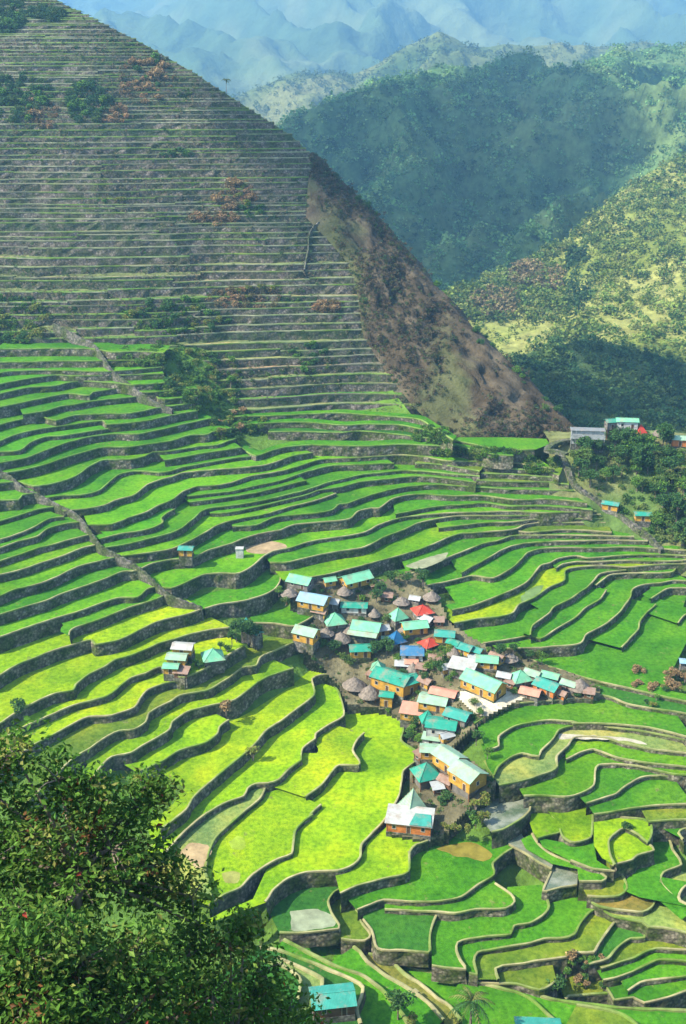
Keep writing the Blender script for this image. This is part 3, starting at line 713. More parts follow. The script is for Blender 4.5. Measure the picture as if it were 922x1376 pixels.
def proj(P):
    P=np.asarray(P,float); y=P[:,1]; z=P[:,2]-CAMZ
    d=y*cp-z*sp_; b=(y*sp_+z*cp)/d; return np.c_[CU+F*P[:,0]/d, CV-F*b]
def infr(P,m=60):
    q=proj(P); return (q[:,0]>-m)&(q[:,0]<922+m*3)
def pick(cs,n,w=None): return np.array(cs)[rng.choice(len(cs),n,p=w)]
P=sample(GB,9000,infr); n=len(P); R=2.6+6.2*rng.random(n)**2.4
WOODS.append(('ridge_forest',P,R,pick([(.12,.24,.07),(.16,.29,.08),(.2,.3,.09),(.07,.15,.05)],n),26,.5))
def eden(P):
    q=proj(P); u,v=q[:,0],q[:,1]
    d=.95+0*u; d=np.where((v>432)&(u<745),.12,d); d=np.where((u>790)&(v>385),.6,d); return infr(P)&(rng.random(len(P))<d)
P=sample(GE,3600,eden); n=len(P); q=proj(P); R=2.2+3.2*rng.random(n)**2
c=pick([(.11,.17,.03),(.17,.22,.04),(.08,.14,.03),(.22,.24,.06),(.13,.19,.04)],n)
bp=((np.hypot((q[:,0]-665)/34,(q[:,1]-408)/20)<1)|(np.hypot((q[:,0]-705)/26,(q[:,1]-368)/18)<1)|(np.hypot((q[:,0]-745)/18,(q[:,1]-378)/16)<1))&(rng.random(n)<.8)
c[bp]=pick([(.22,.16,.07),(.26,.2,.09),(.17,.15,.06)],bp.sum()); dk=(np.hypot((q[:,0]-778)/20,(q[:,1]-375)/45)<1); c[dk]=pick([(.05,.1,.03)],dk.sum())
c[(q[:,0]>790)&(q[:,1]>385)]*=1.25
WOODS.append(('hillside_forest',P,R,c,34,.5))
P=sample(GF,1700,infr); n=len(P); R=1.9+2.9*rng.random(n)**1.5
WOODS.append(('knoll_forest',P,R,pick([(.05,.12,.035),(.08,.15,.04),(.11,.17,.04),(.04,.09,.03)],n),60,.42))
P=sample(GC,6500,infr); n=len(P); R=4.5+5*rng.random(n)**2
WOODS.append(('peak_forest',P,R,pick([(.06,.1,.025),(.12,.15,.04),(.09,.125,.035)],n),16,.55))
# ------------------------------------------------------------------ houses
def roof_mat(name,c,rust=.0,rough=.45):
    m,nt,b=mat(name,rough)
    n=noise(nt,.5,5,.65); r=ramp(nt,n.outputs['Fac'],[(.3,tuple(x*.72 for x in c)),(.62,c)])
    out=r.outputs['Color']
    n2=noise(nt,1.3,4,.7); r2=ramp(nt,n2.outputs['Fac'],[(.58-rust*.12,(0,0,0)),(.75-rust*.12,(.75,)*3)])
    out=mixc(nt,out,(.2,.1,.05) if rust>.5 else tuple(x*.6+.05 for x in c),r2.outputs['Color'])
    n3=noise(nt,.35,5,.7); r3=ramp(nt,n3.outputs['Fac'],[(.48,(0,0,0)),(.66,(.7,)*3)]); out=mixc(nt,out,(.27,.2,.14),r3.outputs['Color'])
    tc=nd(nt,'ShaderNodeTexCoord'); wv=nd(nt,'ShaderNodeTexWave'); wv.inputs['Scale'].default_value=1.1; wv.bands_direction='X'; nt.links.new(tc.outputs['Object'],wv.inputs['Vector'])
    out=mixc(nt,out,wv.outputs['Color'],.12,'MULTIPLY')
    nt.links.new(out,b.inputs['Base Color']); bump(nt,b,wv.outputs['Fac'],.4,.06); return m
def plank_mat(name,c):
    m,nt,b=mat(name,.8); n=noise(nt,1.0,4,.6,'Object',(1,1,8)); r=ramp(nt,n.outputs['Fac'],[(.3,tuple(x*.6 for x in c)),(.65,c)])
    n2=noise(nt,.7,4,.6); r2=ramp(nt,n2.outputs['Fac'],[(.35,(.65,)*3),(.6,(1.05,)*3)])
    nt.links.new(mixc(nt,r.outputs['Color'],r2.outputs['Color'],1,'MULTIPLY'),b.inputs['Base Color']); bump(nt,b,n.outputs['Fac'],.4,.05); return m
RM=dict(slate=roof_mat('slate_grey_sheet',(.2,.21,.2)),light=roof_mat('light_teal_sheet',(.17,.47,.27)),teal=roof_mat('teal_sheet',(.03,.27,.18)),pale=roof_mat('pale_green_sheet',(.28,.44,.29)),white=roof_mat('white_sheet',(.42,.42,.37)),
 blue=roof_mat('blue_sheet',(.05,.17,.3)),sky=roof_mat('light_blue_sheet',(.25,.42,.5)),red=roof_mat('red_sheet',(.52,.06,.035)),pink=roof_mat('faded_pink_sheet',(.6,.27,.18)),navy=roof_mat('dark_blue_sheet',(.02,.12,.25)),
 grey=roof_mat('grey_sheet',(.4,.42,.4)),rust=roof_mat('rusty_sheet',(.3,.2,.15),1.),turq=roof_mat('turquoise_sheet',(.05,.29,.22)))
WM=dict(yellow=plank_mat('yellow_planks',(.56,.31,.05)),grey=plank_mat('grey_planks',(.2,.18,.15)),brown=plank_mat('brown_planks',(.2,.1,.05)),white=plank_mat('white_boards',(.6,.58,.52)),orange=plank_mat('orange_planks',(.6,.2,.05)),concrete=plank_mat('concrete',(.42,.43,.4)),green=plank_mat('green_boards',(.3,.5,.25)))
M_thatch,_nt,_b=mat('thatch',.95); _n=noise(_nt,1.6,5,.7,'Object',(1,1,.4)); _r=ramp(_nt,_n.outputs['Fac'],[(.3,(.09,.075,.06)),(.7,(.27,.22,.17))]); _nt.links.new(_r.outputs['Color'],_b.inputs['Base Color']); bump(_nt,_b,_n.outputs['Fac'],.9,.25)
M_dark,_,_b=mat('window_glass',.2); _b.inputs['Base Color'].default_value=(.02,.025,.03,1); _b.inputs['Specular IOR Level'].default_value=.5
M_trim=plank_mat('pale_trim',(.55,.5,.4)); M_door=plank_mat('door_planks',(.12,.07,.04)); M_base=stone_mat('foundation_stone',[(.12,.11,.1),(.22,.2,.17),(.35,.32,.28)],(.1,.12,.04))
def slab(mb,a,b,c,d,th=.1,col=None):
    """roof sheet: top quad a b c d (counter-clockwise from above) with thickness"""
    P=[Vector(x) for x in (a,b,c,d)]; n=(P[1]-P[0]).cross(P[2]-P[0]).normalized()*th
    mb.add(P+[p-n for p in P],[(0,1,2,3),(7,6,5,4),(0,4,5,1),(1,5,6,2),(2,6,7,3),(3,7,4,0)])
def opening(root,L,Y,x,z,w,h,door,side):
    """framed window or door on a wall; side 0 front(-y) 1 right(+x) 2 left(-x) 3 back"""
    def B(mb,x0,x1,d0,d1,z0,z1):
        if side==0: mb.box(x0,x1,-Y/2-d1,-Y/2-d0,z0,z1)
        elif side==3: mb.box(x0,x1,Y/2+d0,Y/2+d1,z0,z1)
        elif side==1: mb.box(L/2+d0,L/2+d1,x0,x1,z0,z1)
        else: mb.box(-L/2-d1,-L/2-d0,x0,x1,z0,z1)
    m=MB(); t=.09
    B(m,x-w/2-t,x+w/2+t,-.02,.06,z+h,z+h+t); B(m,x-w/2-t,x-w/2,-.02,.06,z,z+h); B(m,x+w/2,x+w/2+t,-.02,.06,z,z+h)
    if not door: B(m,x-w/2-t,x+w/2+t,-.02,.1,z-t,z)
    f=m.build('window' if not door else 'door',[M_trim],root)
    g=MB(); B(g,x-w/2+.003,x+w/2-.003,-.02,.025,z+.003,z+h-.003)
    if not door: B(g,x-.03,x+.03,.026,.05,z+.01,z+h-.01)
    g.build('pane' if not door else 'door_leaf',[M_door if door else M_dark],f)
def block(root,L,W,h,z0,kind,roof,wall,pitch=28,over=.55,xo=0,yo=0,ro=0,wins=True,dz=0):
    """one body of a house: L along the ridge (x), W across (y), walls from z0 up h, then its roof"""
    objs=[]
    def place(o):
        o.location=(xo,yo,dz); o.rotation_euler=(0,0,math.radians(ro)); return o
    m=MB(); rp=math.tan(math.radians(pitch)); z1=z0+h
    rh=rp*W/2
    if kind=='gable':
        v=[(-L/2,-W/2,z0),(L/2,-W/2,z0),(L/2,W/2,z0),(-L/2,W/2,z0),(-L/2,-W/2,z1),(L/2,-W/2,z1),(L/2,W/2,z1),(-L/2,W/2,z1),(-L/2,0,z1+rh-.02),(L/2,0,z1+rh-.02)]
        m.add(v,[(0,1,5,4),(2,3,7,6),(1,2,6,9,5),(3,0,4,8,7),(0,3,2,1)])
    else: m.box(-L/2,L/2,-W/2,W/2,z0,z1)
    # corner battens
    for sx in (-1,1):
        for sy in (-1,1): m.box(sx*L/2-.08,sx*L/2+.08,sy*W/2-.08,sy*W/2+.08,z0,z1-.03)
    w=place(m.build('wall',[WM[wall]],root)); objs.append(w)
    r=MB(); Lx=L/2+over; Wy=W/2+over; e=z1-over*rp+.05
    if kind=='gable':
        zt=z1+rh+.06
        slab(r,(-Lx,-Wy,e),(Lx,-Wy,e),(Lx,0,zt),(-Lx,0,zt)); slab(r,(Lx,Wy,e),(-Lx,Wy,e),(-Lx,0,zt),(Lx,0,zt))
        r.box(-Lx-.03,Lx+.03,-.13,.13,zt-.02,zt+.06)
    elif kind in('pyr','hip'):
        q=0 if kind=='pyr' else max(.2,L/2-W/2); zt=z1+(Wy)*rp
        for a,b,c,d in (((-Lx,-Wy,e),(Lx,-Wy,e),(q,0,zt),(-q,0,zt)),((Lx,Wy,e),(-Lx,Wy,e),(-q,0,zt),(q,0,zt)),((Lx,-Wy,e),(Lx,Wy,e),(q,.001,zt),(q,-.001,zt)),((-Lx,Wy,e),(-Lx,-Wy,e),(-q,-.001,zt),(-q,.001,zt))):
            slab(r,a,b,c,d,.08)
        r.tube([(0,0,zt-.1),(0,0,zt+.35)],[.14,.04],6)
        for sx in(-1,1):
            for sy in(-1,1): r.tube([(sx*q,0,zt+.02),(sx*Lx,sy*Wy,e+.03)],.09,5)
    elif kind=='shed':
        slab(r,(-Lx,-Wy,z1+.05),(Lx,-Wy,z1+.05),(Lx,Wy,z1+.05+2*Wy*rp),(-Lx,Wy,z1+.05+2*Wy*rp))
        m2=MB(); m2.add([(-L/2,-W/2,z1),(L/2,-W/2,z1),(L/2,W/2,z1),(-L/2,W/2,z1),(-L/2,W/2,z1+W*rp),(L/2,W/2,z1+W*rp)],[(3,2,5,4),(1,2,5),(0,4,3)]); place(m2.build('upper_wall',[WM[wall]],root))
    rr=place(r.build('roof',[RM[roof]],root))
    if wins and h>1.4:
        hb=min(1.0,h*.42); zb=z0+h*.38; k=max(1,int(L/2.6))
        for i in range(k):
            x=-L/2+L*(i+.5)/k
            if i==k//2 and L>3: opening(w,L,W,x,z0+.05,.85,min(1.9,h*.78),True,0)
            else: opening(w,L,W,x,zb,.8,hb,False,0)
        for sd in (1,2): opening(w,L,W,0,zb,.8,hb,False,sd)
    return w
def thatch_roof(root,rad,z0,ht,square=False):
    r=MB(); n=4 if square else 18; N=7; vs=[]
    for k in range(N+1):
        t=k/N; rr=rad*(1-t)**.85+.12*t; zz=z0+ht*t
        for i in range(n):
            a=2*math.pi*(i+.5)/n; j=1+.05*random.uniform(-1,1)
            vs.append((rr*j*math.cos(a),rr*j*math.sin(a),zz+random.uniform(-.06,.06)))
    fs=[(k*n+i,k*n+(i+1)%n,(k+1)*n+(i+1)%n,(k+1)*n+i) for k in range(N) for i in range(n)]
    fs.append(tuple(N*n+i for i in range(n))); fs.append(tuple(range(n-1,-1,-1)))
    r.add(vs,fs); r.tube([(0,0,z0+ht-.1),(0,0,z0+ht+.4)],[.22,.08],6)
    return r.build('thatch_roof',[M_thatch],root,smooth=False)
HOUSES=[]
def site(u,v,hc,zg=None,fn=None):
    """ground point below a roof whose middle is seen at u,v and stands hc above the ground"""
    z=zg if zg is not None else vground(u,v)
    for _ in range(4):
        p=at_z(u,v,z+hc)
        if zg is None:
            q=proj([[p[0],p[1],z]])[0]; z=(fn or vground)(q[0],q[1])
    return Vector((p[0],p[1],z))
def house(name,label,cat,u,v,wpx,kind='gable',roof='light',wall='yellow',rot=0,dep=.75,h=2.5,stilt=.6,pitch=28,group=None,extra=None,zg=None,fn=None,over=.5):
    d0=site(u,v,h,zg,fn); dist=math.hypot(d0.x,d0.y,d0.z-CAMZ); s=F/dist
    L=max(2.2,wpx/s-2*over*.8); W=max(2.0,L*dep)
    rp=math.tan(math.radians(pitch)); hc=stilt+h+(.5*W/2*rp if kind!='thatch' else 0)
    p=site(u,v,hc,zg,fn)
    e=bpy.data.objects.new(name,None); COL.objects.link(e); e.location=p; e.rotation_euler=(0,0,math.radians(rot)); tag(e,label,cat,group)
    if kind=='thatch':
        rad=wpx/s/2; m=MB(); q=rad*.5; m.box(-q,q,-q,q,stilt+.3,stilt+1.6); m.build('wall',[WM[wall]],e)
        thatch_roof(e,rad,stilt+.7,rad*(dep*1.25))
        for a in(-1,1):
            for b in(-1,1):
                g=MB(); g.tube([(a*q*.9,b*q*.9,-1.5),(a*q*.9,b*q*.9,stilt+.9)],.14,6); g.build('post',[WM['brown']],e)
        HOUSES.append((p,rad)); return e
    w=block(e,L,W,h,stilt,kind,roof,wall,pitch,over)
    if stilt>1.0:
        for a in(-1,1):
            for b in(-1,1):
                g=MB(); g.box(a*(L/2-.25)-.12,a*(L/2-.25)+.12,b*(W/2-.25)-.12,b*(W/2-.25)+.12,-2,stilt+.02); g.build('post',[WM['brown']],e)
        g=MB(); g.box(-L/2+.6,L/2-.6,-W/2+.6,W/2-.6,-2,stilt-.02); g.build('lower_room',[WM['grey']],e)
    else:
        g=MB(); g.box(-L/2-.15,L/2+.15,-W/2-.15,W/2+.15,-2.5,stilt+.01); g.build('foundation',[M_base],e)
    if extra: extra(e,L,W,stilt,h)
    HOUSES.append((p,max(L,W)/2)); return e
V='village houses'
h_=house
h_('gable_house','small light teal gable roof over dark walls at the top left corner of the hamlet','house',404,776,33,'gable','light','grey',-25,.7,1.9,.5)
h_('gable_house','long light teal roof on yellow plank walls at the top edge of the hamlet','house',478,773,42,'gable','light','yellow',30,.55,2.2,.8)
h_('small_house','tiny light teal roofed yellow house just left of the long light teal one','house',443,777,17,'gable','light','yellow',20,.7,1.9,.6)
h_('gable_house','light blue roofed yellow house at the upper left side of the hamlet','house',422,801,40,'gable','sky','yellow',-22,.7,2.3,.8,24)
h_('thatched_hut','grey thatched hut just left of the light blue roofed house','hut',389,797,24,'thatch',None,'grey',20,.55,1,.5)
h_('gable_house','dark teal roof over white walls behind the larger light green pyramid roof','house',476,811,36,'gable','teal','white',-4,.45,2.0,.5,22)
h_('hut','light green pyramid roof, the larger one, on grey walls below the light blue roof','hut',450,829,27,'pyr','light','grey',15,.9,1.7,.8,40)
h_('thatched_hut','small pointed thatched hut between two light green roofs in the upper hamlet','hut',503,825,18,'thatch',None,'grey',0,.8,1,.5)
h_('hut','narrow light teal pyramid roof left of the bright red pyramid roof','hut',535,823,21,'pyr','light','grey',30,.9,1.8,.8,48)
h_('thatched_hut','flattish grey thatched hut right behind the narrow light teal pyramid roof','hut',540,808,24,'thatch',None,'grey',0,.5,1,.5)
h_('hut','bright red pyramid roof at the top right of the hamlet','hut',568,817,25,'pyr','red','grey',20,.9,1.6,.6,32)
h_('thatched_hut','grey thatched hut directly behind the bright red pyramid roof','hut',580,802,25,'thatch',None,'grey',0,.6,1,.5)
h_('shed','grey tin shed beside the trees at the top right of the hamlet','shed',558,802,15,'gable','grey','grey',-20,.7,1.6,.3)
h_('gable_house','pale green roof on a tall yellow house at the left end of the hamlet','house',412,845,33,'gable','pale','yellow',-26,.7,2.8,.8)
def lean(e,L,W,st,h):
    m=MB(); slab(m,(-L/2-.9,-W/2-2.2,st+h-1.0),(L/2+.2,-W/2-2.2,st+h-1.0),(L/2+.2,-W/2-.4,st+h-.35),(-L/2-.9,-W/2-.4,st+h-.35)); m.build('porch_roof',[RM['pale']],e)
h_('gable_house','broad light green gable house with whitish porch roof, upper middle hamlet','house',493,838,39,'gable','light','yellow',-16,.7,2.4,.8,26,extra=lean)
h_('gable_house','light green roof over yellow walls just below the bright red pyramid roof','house',557,837,34,'gable','light','yellow',12,.65,2.2,1.2,24)
h_('hut','dark blue pyramid roof in the middle of the hamlet','hut',533,854,22,'pyr','navy','grey',25,.9,1.7,.5,48)
h_('shed','very small pale green shed roof beside the dark blue pyramid roof','shed',520,860,15,'shed','pale','grey',0,.7,1.6,.3,12)
h_('gable_house','blue roof with a white eave facing the viewer in the middle of the hamlet','house',554,871,31,'gable','blue','white',-3,.8,2.2,.6,30)
h_('hut','red roof of a hut right above the blue roofed house','hut',577,861,25,'pyr','red','grey',35,.8,1.6,.5,30)
h_('gable_house','teal roofed yellow house beside the rice on the right edge of the upper hamlet','house',598,849,27,'gable','turq','yellow',-10,.7,2.3,.8,24)
for k,(a,b,w_,r,lab) in enumerate([(610,861,18,'teal','upper left teal roof in the row of three along the lower right rice edge'),(625,867,23,'turq','middle and widest teal roof in the row of three along the rice edge'),(640,871,19,'turq','lower right teal roof in the row of three along the rice edge')]):
    h_('small_house',lab,'house',a,b,w_,'gable',r,'yellow',-35,.75,1.9,.6,26)
h_('thatched_hut','broad dark thatched hut below the broad light green gable house','hut',458,858,30,'thatch',None,'grey',0,.55,1,.5)
h_('thatched_hut','dark thatched hut below the larger light green pyramid roof','hut',438,850,24,'thatch',None,'grey',0,.5,1,.5)
h_('gable_house','teal roof on orange yellow walls left of centre in the hamlet','house',484,868,29,'gable','teal','yellow',5,.7,2.4,.9,24)
def wing(e,L,W,st,h):
    block(e,4.6,4.4,h-.1,st,'gable','teal','yellow',24,.6,L*.42,.7,62)
    block(e,2.9,2.9,h+.5,st,'pyr','light','yellow',42,.5,-L*.5-.6,1.4,20,wins=False)
h_('lodge','largest teal roofed yellow lodge, pyramid roof at its left end, lower hamlet','lodge',528,905,52,'gable','teal','yellow',-32,.62,3.6,1.0,24,extra=wing)
h_('tower_house','narrow tall yellow house with a small teal roof in front of the teal roofed lodge','house',520,931,19,'gable','teal','yellow',-12,.8,3.4,.6,22)
h_('thatched_hut','left of the two round brown thatched huts at the bottom left of the hamlet','hut',476,920,32,'thatch',None,'brown',0,.62,1,.7)
h_('thatched_hut','right of the two brown thatched huts, beside the narrow tall yellow house','hut',497,932,31,'thatch',None,'brown',0,.72,1,.7)
h_('shed','small pink roofed shed below the blue roofed house','shed',553,887,18,'gable','pink','grey',-5,.7,1.6,.4)
h_('thatched_hut','thin grey thatched hut below the small pink roofed shed','hut',555,899,18,'thatch',None,'grey',0,.95,1,.5)
h_('gable_house','white shed roof on dark walls left of the long yellow schoolhouse','house',622,893,36,'shed','white','grey',-22,.7,1.9,.5,8)
def sch(e,L,W,st,h): opening(e,L,W,-1,st+.1,1.1,2.,True,1)
h_('schoolhouse','long yellow schoolhouse with a light green roof on the edge of the bare yard','schoolhouse',650,911,56,'gable','light','yellow',-42,.52,3.0,.5,30,extra=sch)
h_('gable_house','light green roofed yellow house behind the long yellow schoolhouse','house',655,883,29,'gable','light','yellow',-10,.7,2.2,.7,24)
h_('thatched_hut','grey hut with a low roof right of the light green house behind the schoolhouse','hut',685,884,24,'thatch',None,'grey',0,.4,1,.5)
h_('hut','light green pyramid roof right of the long yellow schoolhouse','hut',699,906,26,'pyr','light','grey',20,.9,1.8,.6,38)
h_('small_house','whitish green roof at the back of the row right of the schoolhouse','house',716,902,22,'gable','pale','grey',-35,.7,2,.5)
h_('small_house','light green roof directly behind the turquoise roof at the right end of the hamlet','house',740,905,24,'gable','light','grey',-28,.6,2,.7)
h_('gable_house','turquoise gable roof over orange walls near the right end of the hamlet','house',736,917,33,'gable','turq','orange',-40,.7,2.2,.6,26)
h_('hut','faded red roof in front of the turquoise roof near the right end of the hamlet','hut',713,927,27,'gable','pink','grey',-25,.7,1.5,.4,22)
h_('small_house','pale green roof between the turquoise roof and the last thatched hut','house',765,916,21,'gable','pale','grey',-35,.6,1.9,.4)
h_('shed','small rusty orange shed in front of the turquoise roof','shed',755,929,15,'gable','rust','orange',-40,.8,1.6,.3)
h_('thatched_hut','grey thatched hut at the far right end of the hamlet','hut',779,923,28,'thatch',None,'grey',0,.75,1,.5)
h_('gable_house','long faded pink roof behind the pale green roofed yellow house below the yard','house',596,928,36,'gable','pink','grey',-22,.5,2.0,.6,20)
h_('gable_house','pale green roofed yellow house in front of the long faded pink roof','house',583,937,38,'gable','pale','yellow',-18,.7,2.4,.8,18)
h_('gable_house','pink roofed pale yellow house at the lower left edge of the hamlet','house',555,953,32,'shed','pink','yellow',-15,.7,2.3,.5,10)
h_('hut','teal pyramid roof beside the pink roofed house at the lower left edge','hut',575,961,19,'pyr','teal','grey',10,.95,2.2,.6,50)
h_('gable_house','teal gable roof over grey concrete walls on the terrace edge below the yard','house',594,969,40,'gable','teal','concrete',-14,.7,3.2,.6,20)
h_('gable_house','turquoise roof with a white ridge right behind the concrete walled teal house','house',615,957,33,'gable','turq','grey',-30,.7,2.6,.6,22)
h_('small_house','small pale slab roof below the concrete walled teal house','house',580,990,24,'shed','pale','white',-15,.6,2.0,.4,6)
h_('gable_house','wide cream roofed yellow house at the top of the lowest house cluster','house',581,1004,32,'gable','pale','yellow',-5,.6,2.4,.8,16)
h_('gable_house','pale green gabled tall yellow house, behind and left of the one beside the pond','house',604,1012,37,'gable','pale','yellow',-52,.8,3.2,1.0,24)
h_('gable_house','pale green roof on a tall yellow and white house beside the pond','house',629,1033,40,'gable','pale','yellow',-50,.85,3.4,1.8,26)
h_('hut','teal pyramid roof on open posts in the lowest house cluster','hut',573,1032,32,'pyr','teal','brown',20,.95,1.4,2.2,42)
h_('tower_hut','steep pointed white and teal pyramid roof above the white flat roof','hut',555,1074,31,'pyr','pale','brown',28,.95,1.6,.8,60)
def patch(e,L,W,st,h):
    m=MB(); slab(m,(L*.02,-W/2-.5,st+h+.32),(L/2+.3,-W/2-.5,st+h+.32),(L/2-.2,W*.12,st+h+.72),(L*.12,W*.12,st+h+.72)); m.build('roof_panel',[RM['turq']],e)['label']='turquoise patch on the white roof'
h_('gable_house','white flat roofed open house with a turquoise patch, the lowest house of the hamlet','house',551,1097,60,'shed','white','orange',-10,.55,2.6,.6,6,extra=patch)
for k,(u,v,w_,kd,rf) in enumerate([(520,800,16,'shed','rust'),(546,846,17,'thatch',None),(513,842,17,'gable','grey'),(470,846,19,'thatch',None),(586,881,17,'gable','rust'),(603,893,17,'gable','grey'),(567,896,16,'shed','rust'),(637,884,15,'shed','grey'),(668,880,18,'gable','rust'),(505,868,19,'thatch',None),(541,889,17,'gable','grey'),(430,818,18,'gable','rust'),(447,806,17,'gable','grey'),(463,795,18,'thatch',None),(505,785,15,'shed','rust'),(574,829,17,'gable','grey'),(590,833,14,'shed','rust'),(610,877,16,'thatch',None),(678,905,16,'gable','grey'),(687,915,15,'shed','rust'),(600,985,16,'gable','grey'),(565,1012,14,'shed','rust'),(600,1045,18,'gable','rust'),(588,1056,14,'shed','grey'),(792,929,14,'shed','rust'),(517,915,15,'shed','grey'),(572,912,17,'gable','rust'),(500,905,14,'shed','rust')]):
    if kd=='thatch': h_('thatched_hut','small dark thatched hut squeezed between bigger houses of the hamlet','hut',u,v,w_+4,'thatch',None,'grey',rng.uniform(0,90),.7,1,.4,group='small thatched huts between the houses')
    elif kd=='shed': h_('shed','small lean shed with a flat tin roof squeezed between houses of the hamlet','shed',u,v,w_,'shed',rf,'brown',rng.uniform(-50,40),.75,1.6,.3,9,group='tin sheds between the houses')
    else: h_('small_house','small house with a dull grey or rusty gable roof squeezed between bigger houses','house',u,v,w_+3,'gable',rf,['grey','brown','yellow'][k%3],rng.uniform(-45,35),.75,1.8,.4,28,group='dull roofed small houses of the hamlet')
# outlying houses
h_('small_house','topmost pale roof of the three stepped yellow houses on the left terraces','house',246,866,28,'gable','white','yellow',-8,.7,2.3,.8,20)
h_('small_house','middle pale roof of the three stepped yellow houses on the left terraces','house',238,880,27,'gable','pale','yellow',-8,.7,2.2,.8,20)
h_('small_house','lowest light teal roof of the three stepped yellow houses on the left terraces','house',230,893,21,'gable','light','yellow',-5,.7,2.0,.8,20)
h_('shed','brown plank shed with a rusty roof below the three stepped yellow houses','shed',244,901,20,'shed','rust','brown',-10,.7,1.6,.3,12)
h_('hut','light teal pyramid roofed hut alone on the left terraces','hut',286,877,28,'pyr','light','grey',15,.95,1.2,.6,36)
h_('hut','small teal pyramid roof among dark trees at the foot of the stone stairway','hut',331,836,16,'pyr','turq','grey',0,.95,2,.6,50)
h_('small_house','small blue green roof right of the dark trees at the foot of the stairway','house',343,847,20,'gable','turq','grey',-45,.6,1.8,.5,22)
h_('field_hut','lone yellow field hut with a teal roof on the terraces above the hamlet','hut',250,735,20,'gable','turq','yellow',-5,.7,2.2,.5,20)
h_('roadside_house','teal roofed brown wooden house at the bottom of the photo beside the foreground trees','house',447,1336,54,'gable','turq','brown',8,.65,2.6,.8,18,zg=-12.5+DB)
h_('roadside_house','turquoise roof just entering the bottom edge of the photo right of the palm','house',724,1381,54,'gable','turq','brown',-3,.65,2.6,.8,18,zg=-18.5+DB)
h_('field_hut','blue roofed hut cut off by the right edge of the photo among bright rice','hut',922,887,16,'gable','sky','grey',-10,.8,2.2,.5,20)
# ridge houses
kn=lambda u,v: float(knoll(u,max(v,592))[2])
def deck(e,L,W,st,h):
    m=MB(); m.box(-L/2-.4,L/2+.4,-W/2-.9,-W/2-.01,st+h*.42,st+h*.52)
    for k in range(8): x=-L/2-.2+(L+.4)*k/7; m.box(x-.06,x+.06,-W/2-.85,-W/2-.75,st-1,st+h+.1)
    m.box(-L/2-.4,L/2+.4,-W/2-.9,-W/2-.8,st+h*.52,st+h*.72); m.build('balcony',[WM['concrete']],e)
h_('guesthouse','long grey two storey building with open galleries on the ridge where the path ends','guesthouse',790,577,44,'shed','slate','concrete',-6,.24,5.0,.5,2,zg=ZK-0.2,extra=deck)
h_('gable_house','pale teal roof showing above the trees behind the long grey ridge building','house',843,563,28,'gable','light','white',-6,.5,3.0,2.6,20,zg=ZK+1.8)
h_('small_house','small green roof left of the pale teal roof on the ridge','house',822,564,17,'gable','teal','grey',10,.7,3,2.2,24,zg=ZK+1.8)
h_('hut','bright orange red pyramid roof on the ridge','hut',861,577,16,'pyr','red','orange',10,.95,1.6,.6,52,zg=ZK+1.1)
h_('thatched_hut','pale grey thatched hut right of the orange red roof on the ridge','hut',886,583,19,'thatch',None,'grey',0,.8,1,.4,zg=ZK+0.3)
h_('gable_house','pale teal roofed orange house at the right edge of the ridge','house',914,587,22,'gable','pale','orange',-8,.7,2.6,.6,22,zg=ZK-0.7)
h_('hut','upper teal roofed yellow hut beside the long stone path','hut',821,675,22,'gable','turq','yellow',-25,.55,2.2,.8,20,fn=lambda u,v: float(knoll(u,v)[2]))
h_('hut','lower teal roofed hut with yellow wall under the grove beside the path','hut',864,689,22,'gable','teal','yellow',-5,.6,2.2,.8,20,fn=lambda u,v: float(knoll(u,v)[2]))
# water tank on its terrace
e=bpy.data.objects.new('water_tank',None); COL.objects.link(e); e.location=site(322,738,.6); tag(e,'small white water tank beside the bare brown patch above the hamlet','water tank')
m=MB(); m.box(-1.1,1.1,-.9,.9,-2.5,.9); m.build('tank',[WM['white']],e); m=MB(); m.box(-1.25,1.25,-1.05,1.05,903e-3,1.05); m.build('lid',[RM['white']],e)
# ------------------------------------------------------------------ plants
def leaf_mat(name):
    m,nt,b=mat(name,.55); a=nd(nt,'ShaderNodeAttribute'); a.attribute_name='tint'
    n=noise(nt,1.3,3,.6,'World'); r=ramp(nt,n.outputs['Fac'],[(.3,(.7,)*3),(.7,(1.25,)*3)]); c=mixc(nt,a.outputs['Color'],r.outputs['Color'],1,'MULTIPLY')
    nt.links.new(c,b.inputs['Base Color']); tr=nd(nt,'ShaderNodeBsdfTranslucent'); nt.links.new(c,tr.inputs['Color'])
    ms=nd(nt,'ShaderNodeMixShader'); ms.inputs[0].default_value=.3; nt.links.new(b.outputs[0],ms.inputs[1]); nt.links.new(tr.outputs[0],ms.inputs[2])
    nt.links.new(ms.outputs[0],nt.nodes['Material Output'].inputs['Surface']); return m
M_leaf=leaf_mat('foliage')
M_bark,_nt,_b=mat('bark',.9); _n=noise(_nt,2.5,4,.7,'Object',(1,1,.3)); _r=ramp(_nt,_n.outputs['Fac'],[(.3,(.09,.07,.05)),(.7,(.27,.22,.17))]); _nt.links.new(_r.outputs['Color'],_b.inputs['Base Color']); bump(_nt,_b,_n.outputs['Fac'],.7,.1)
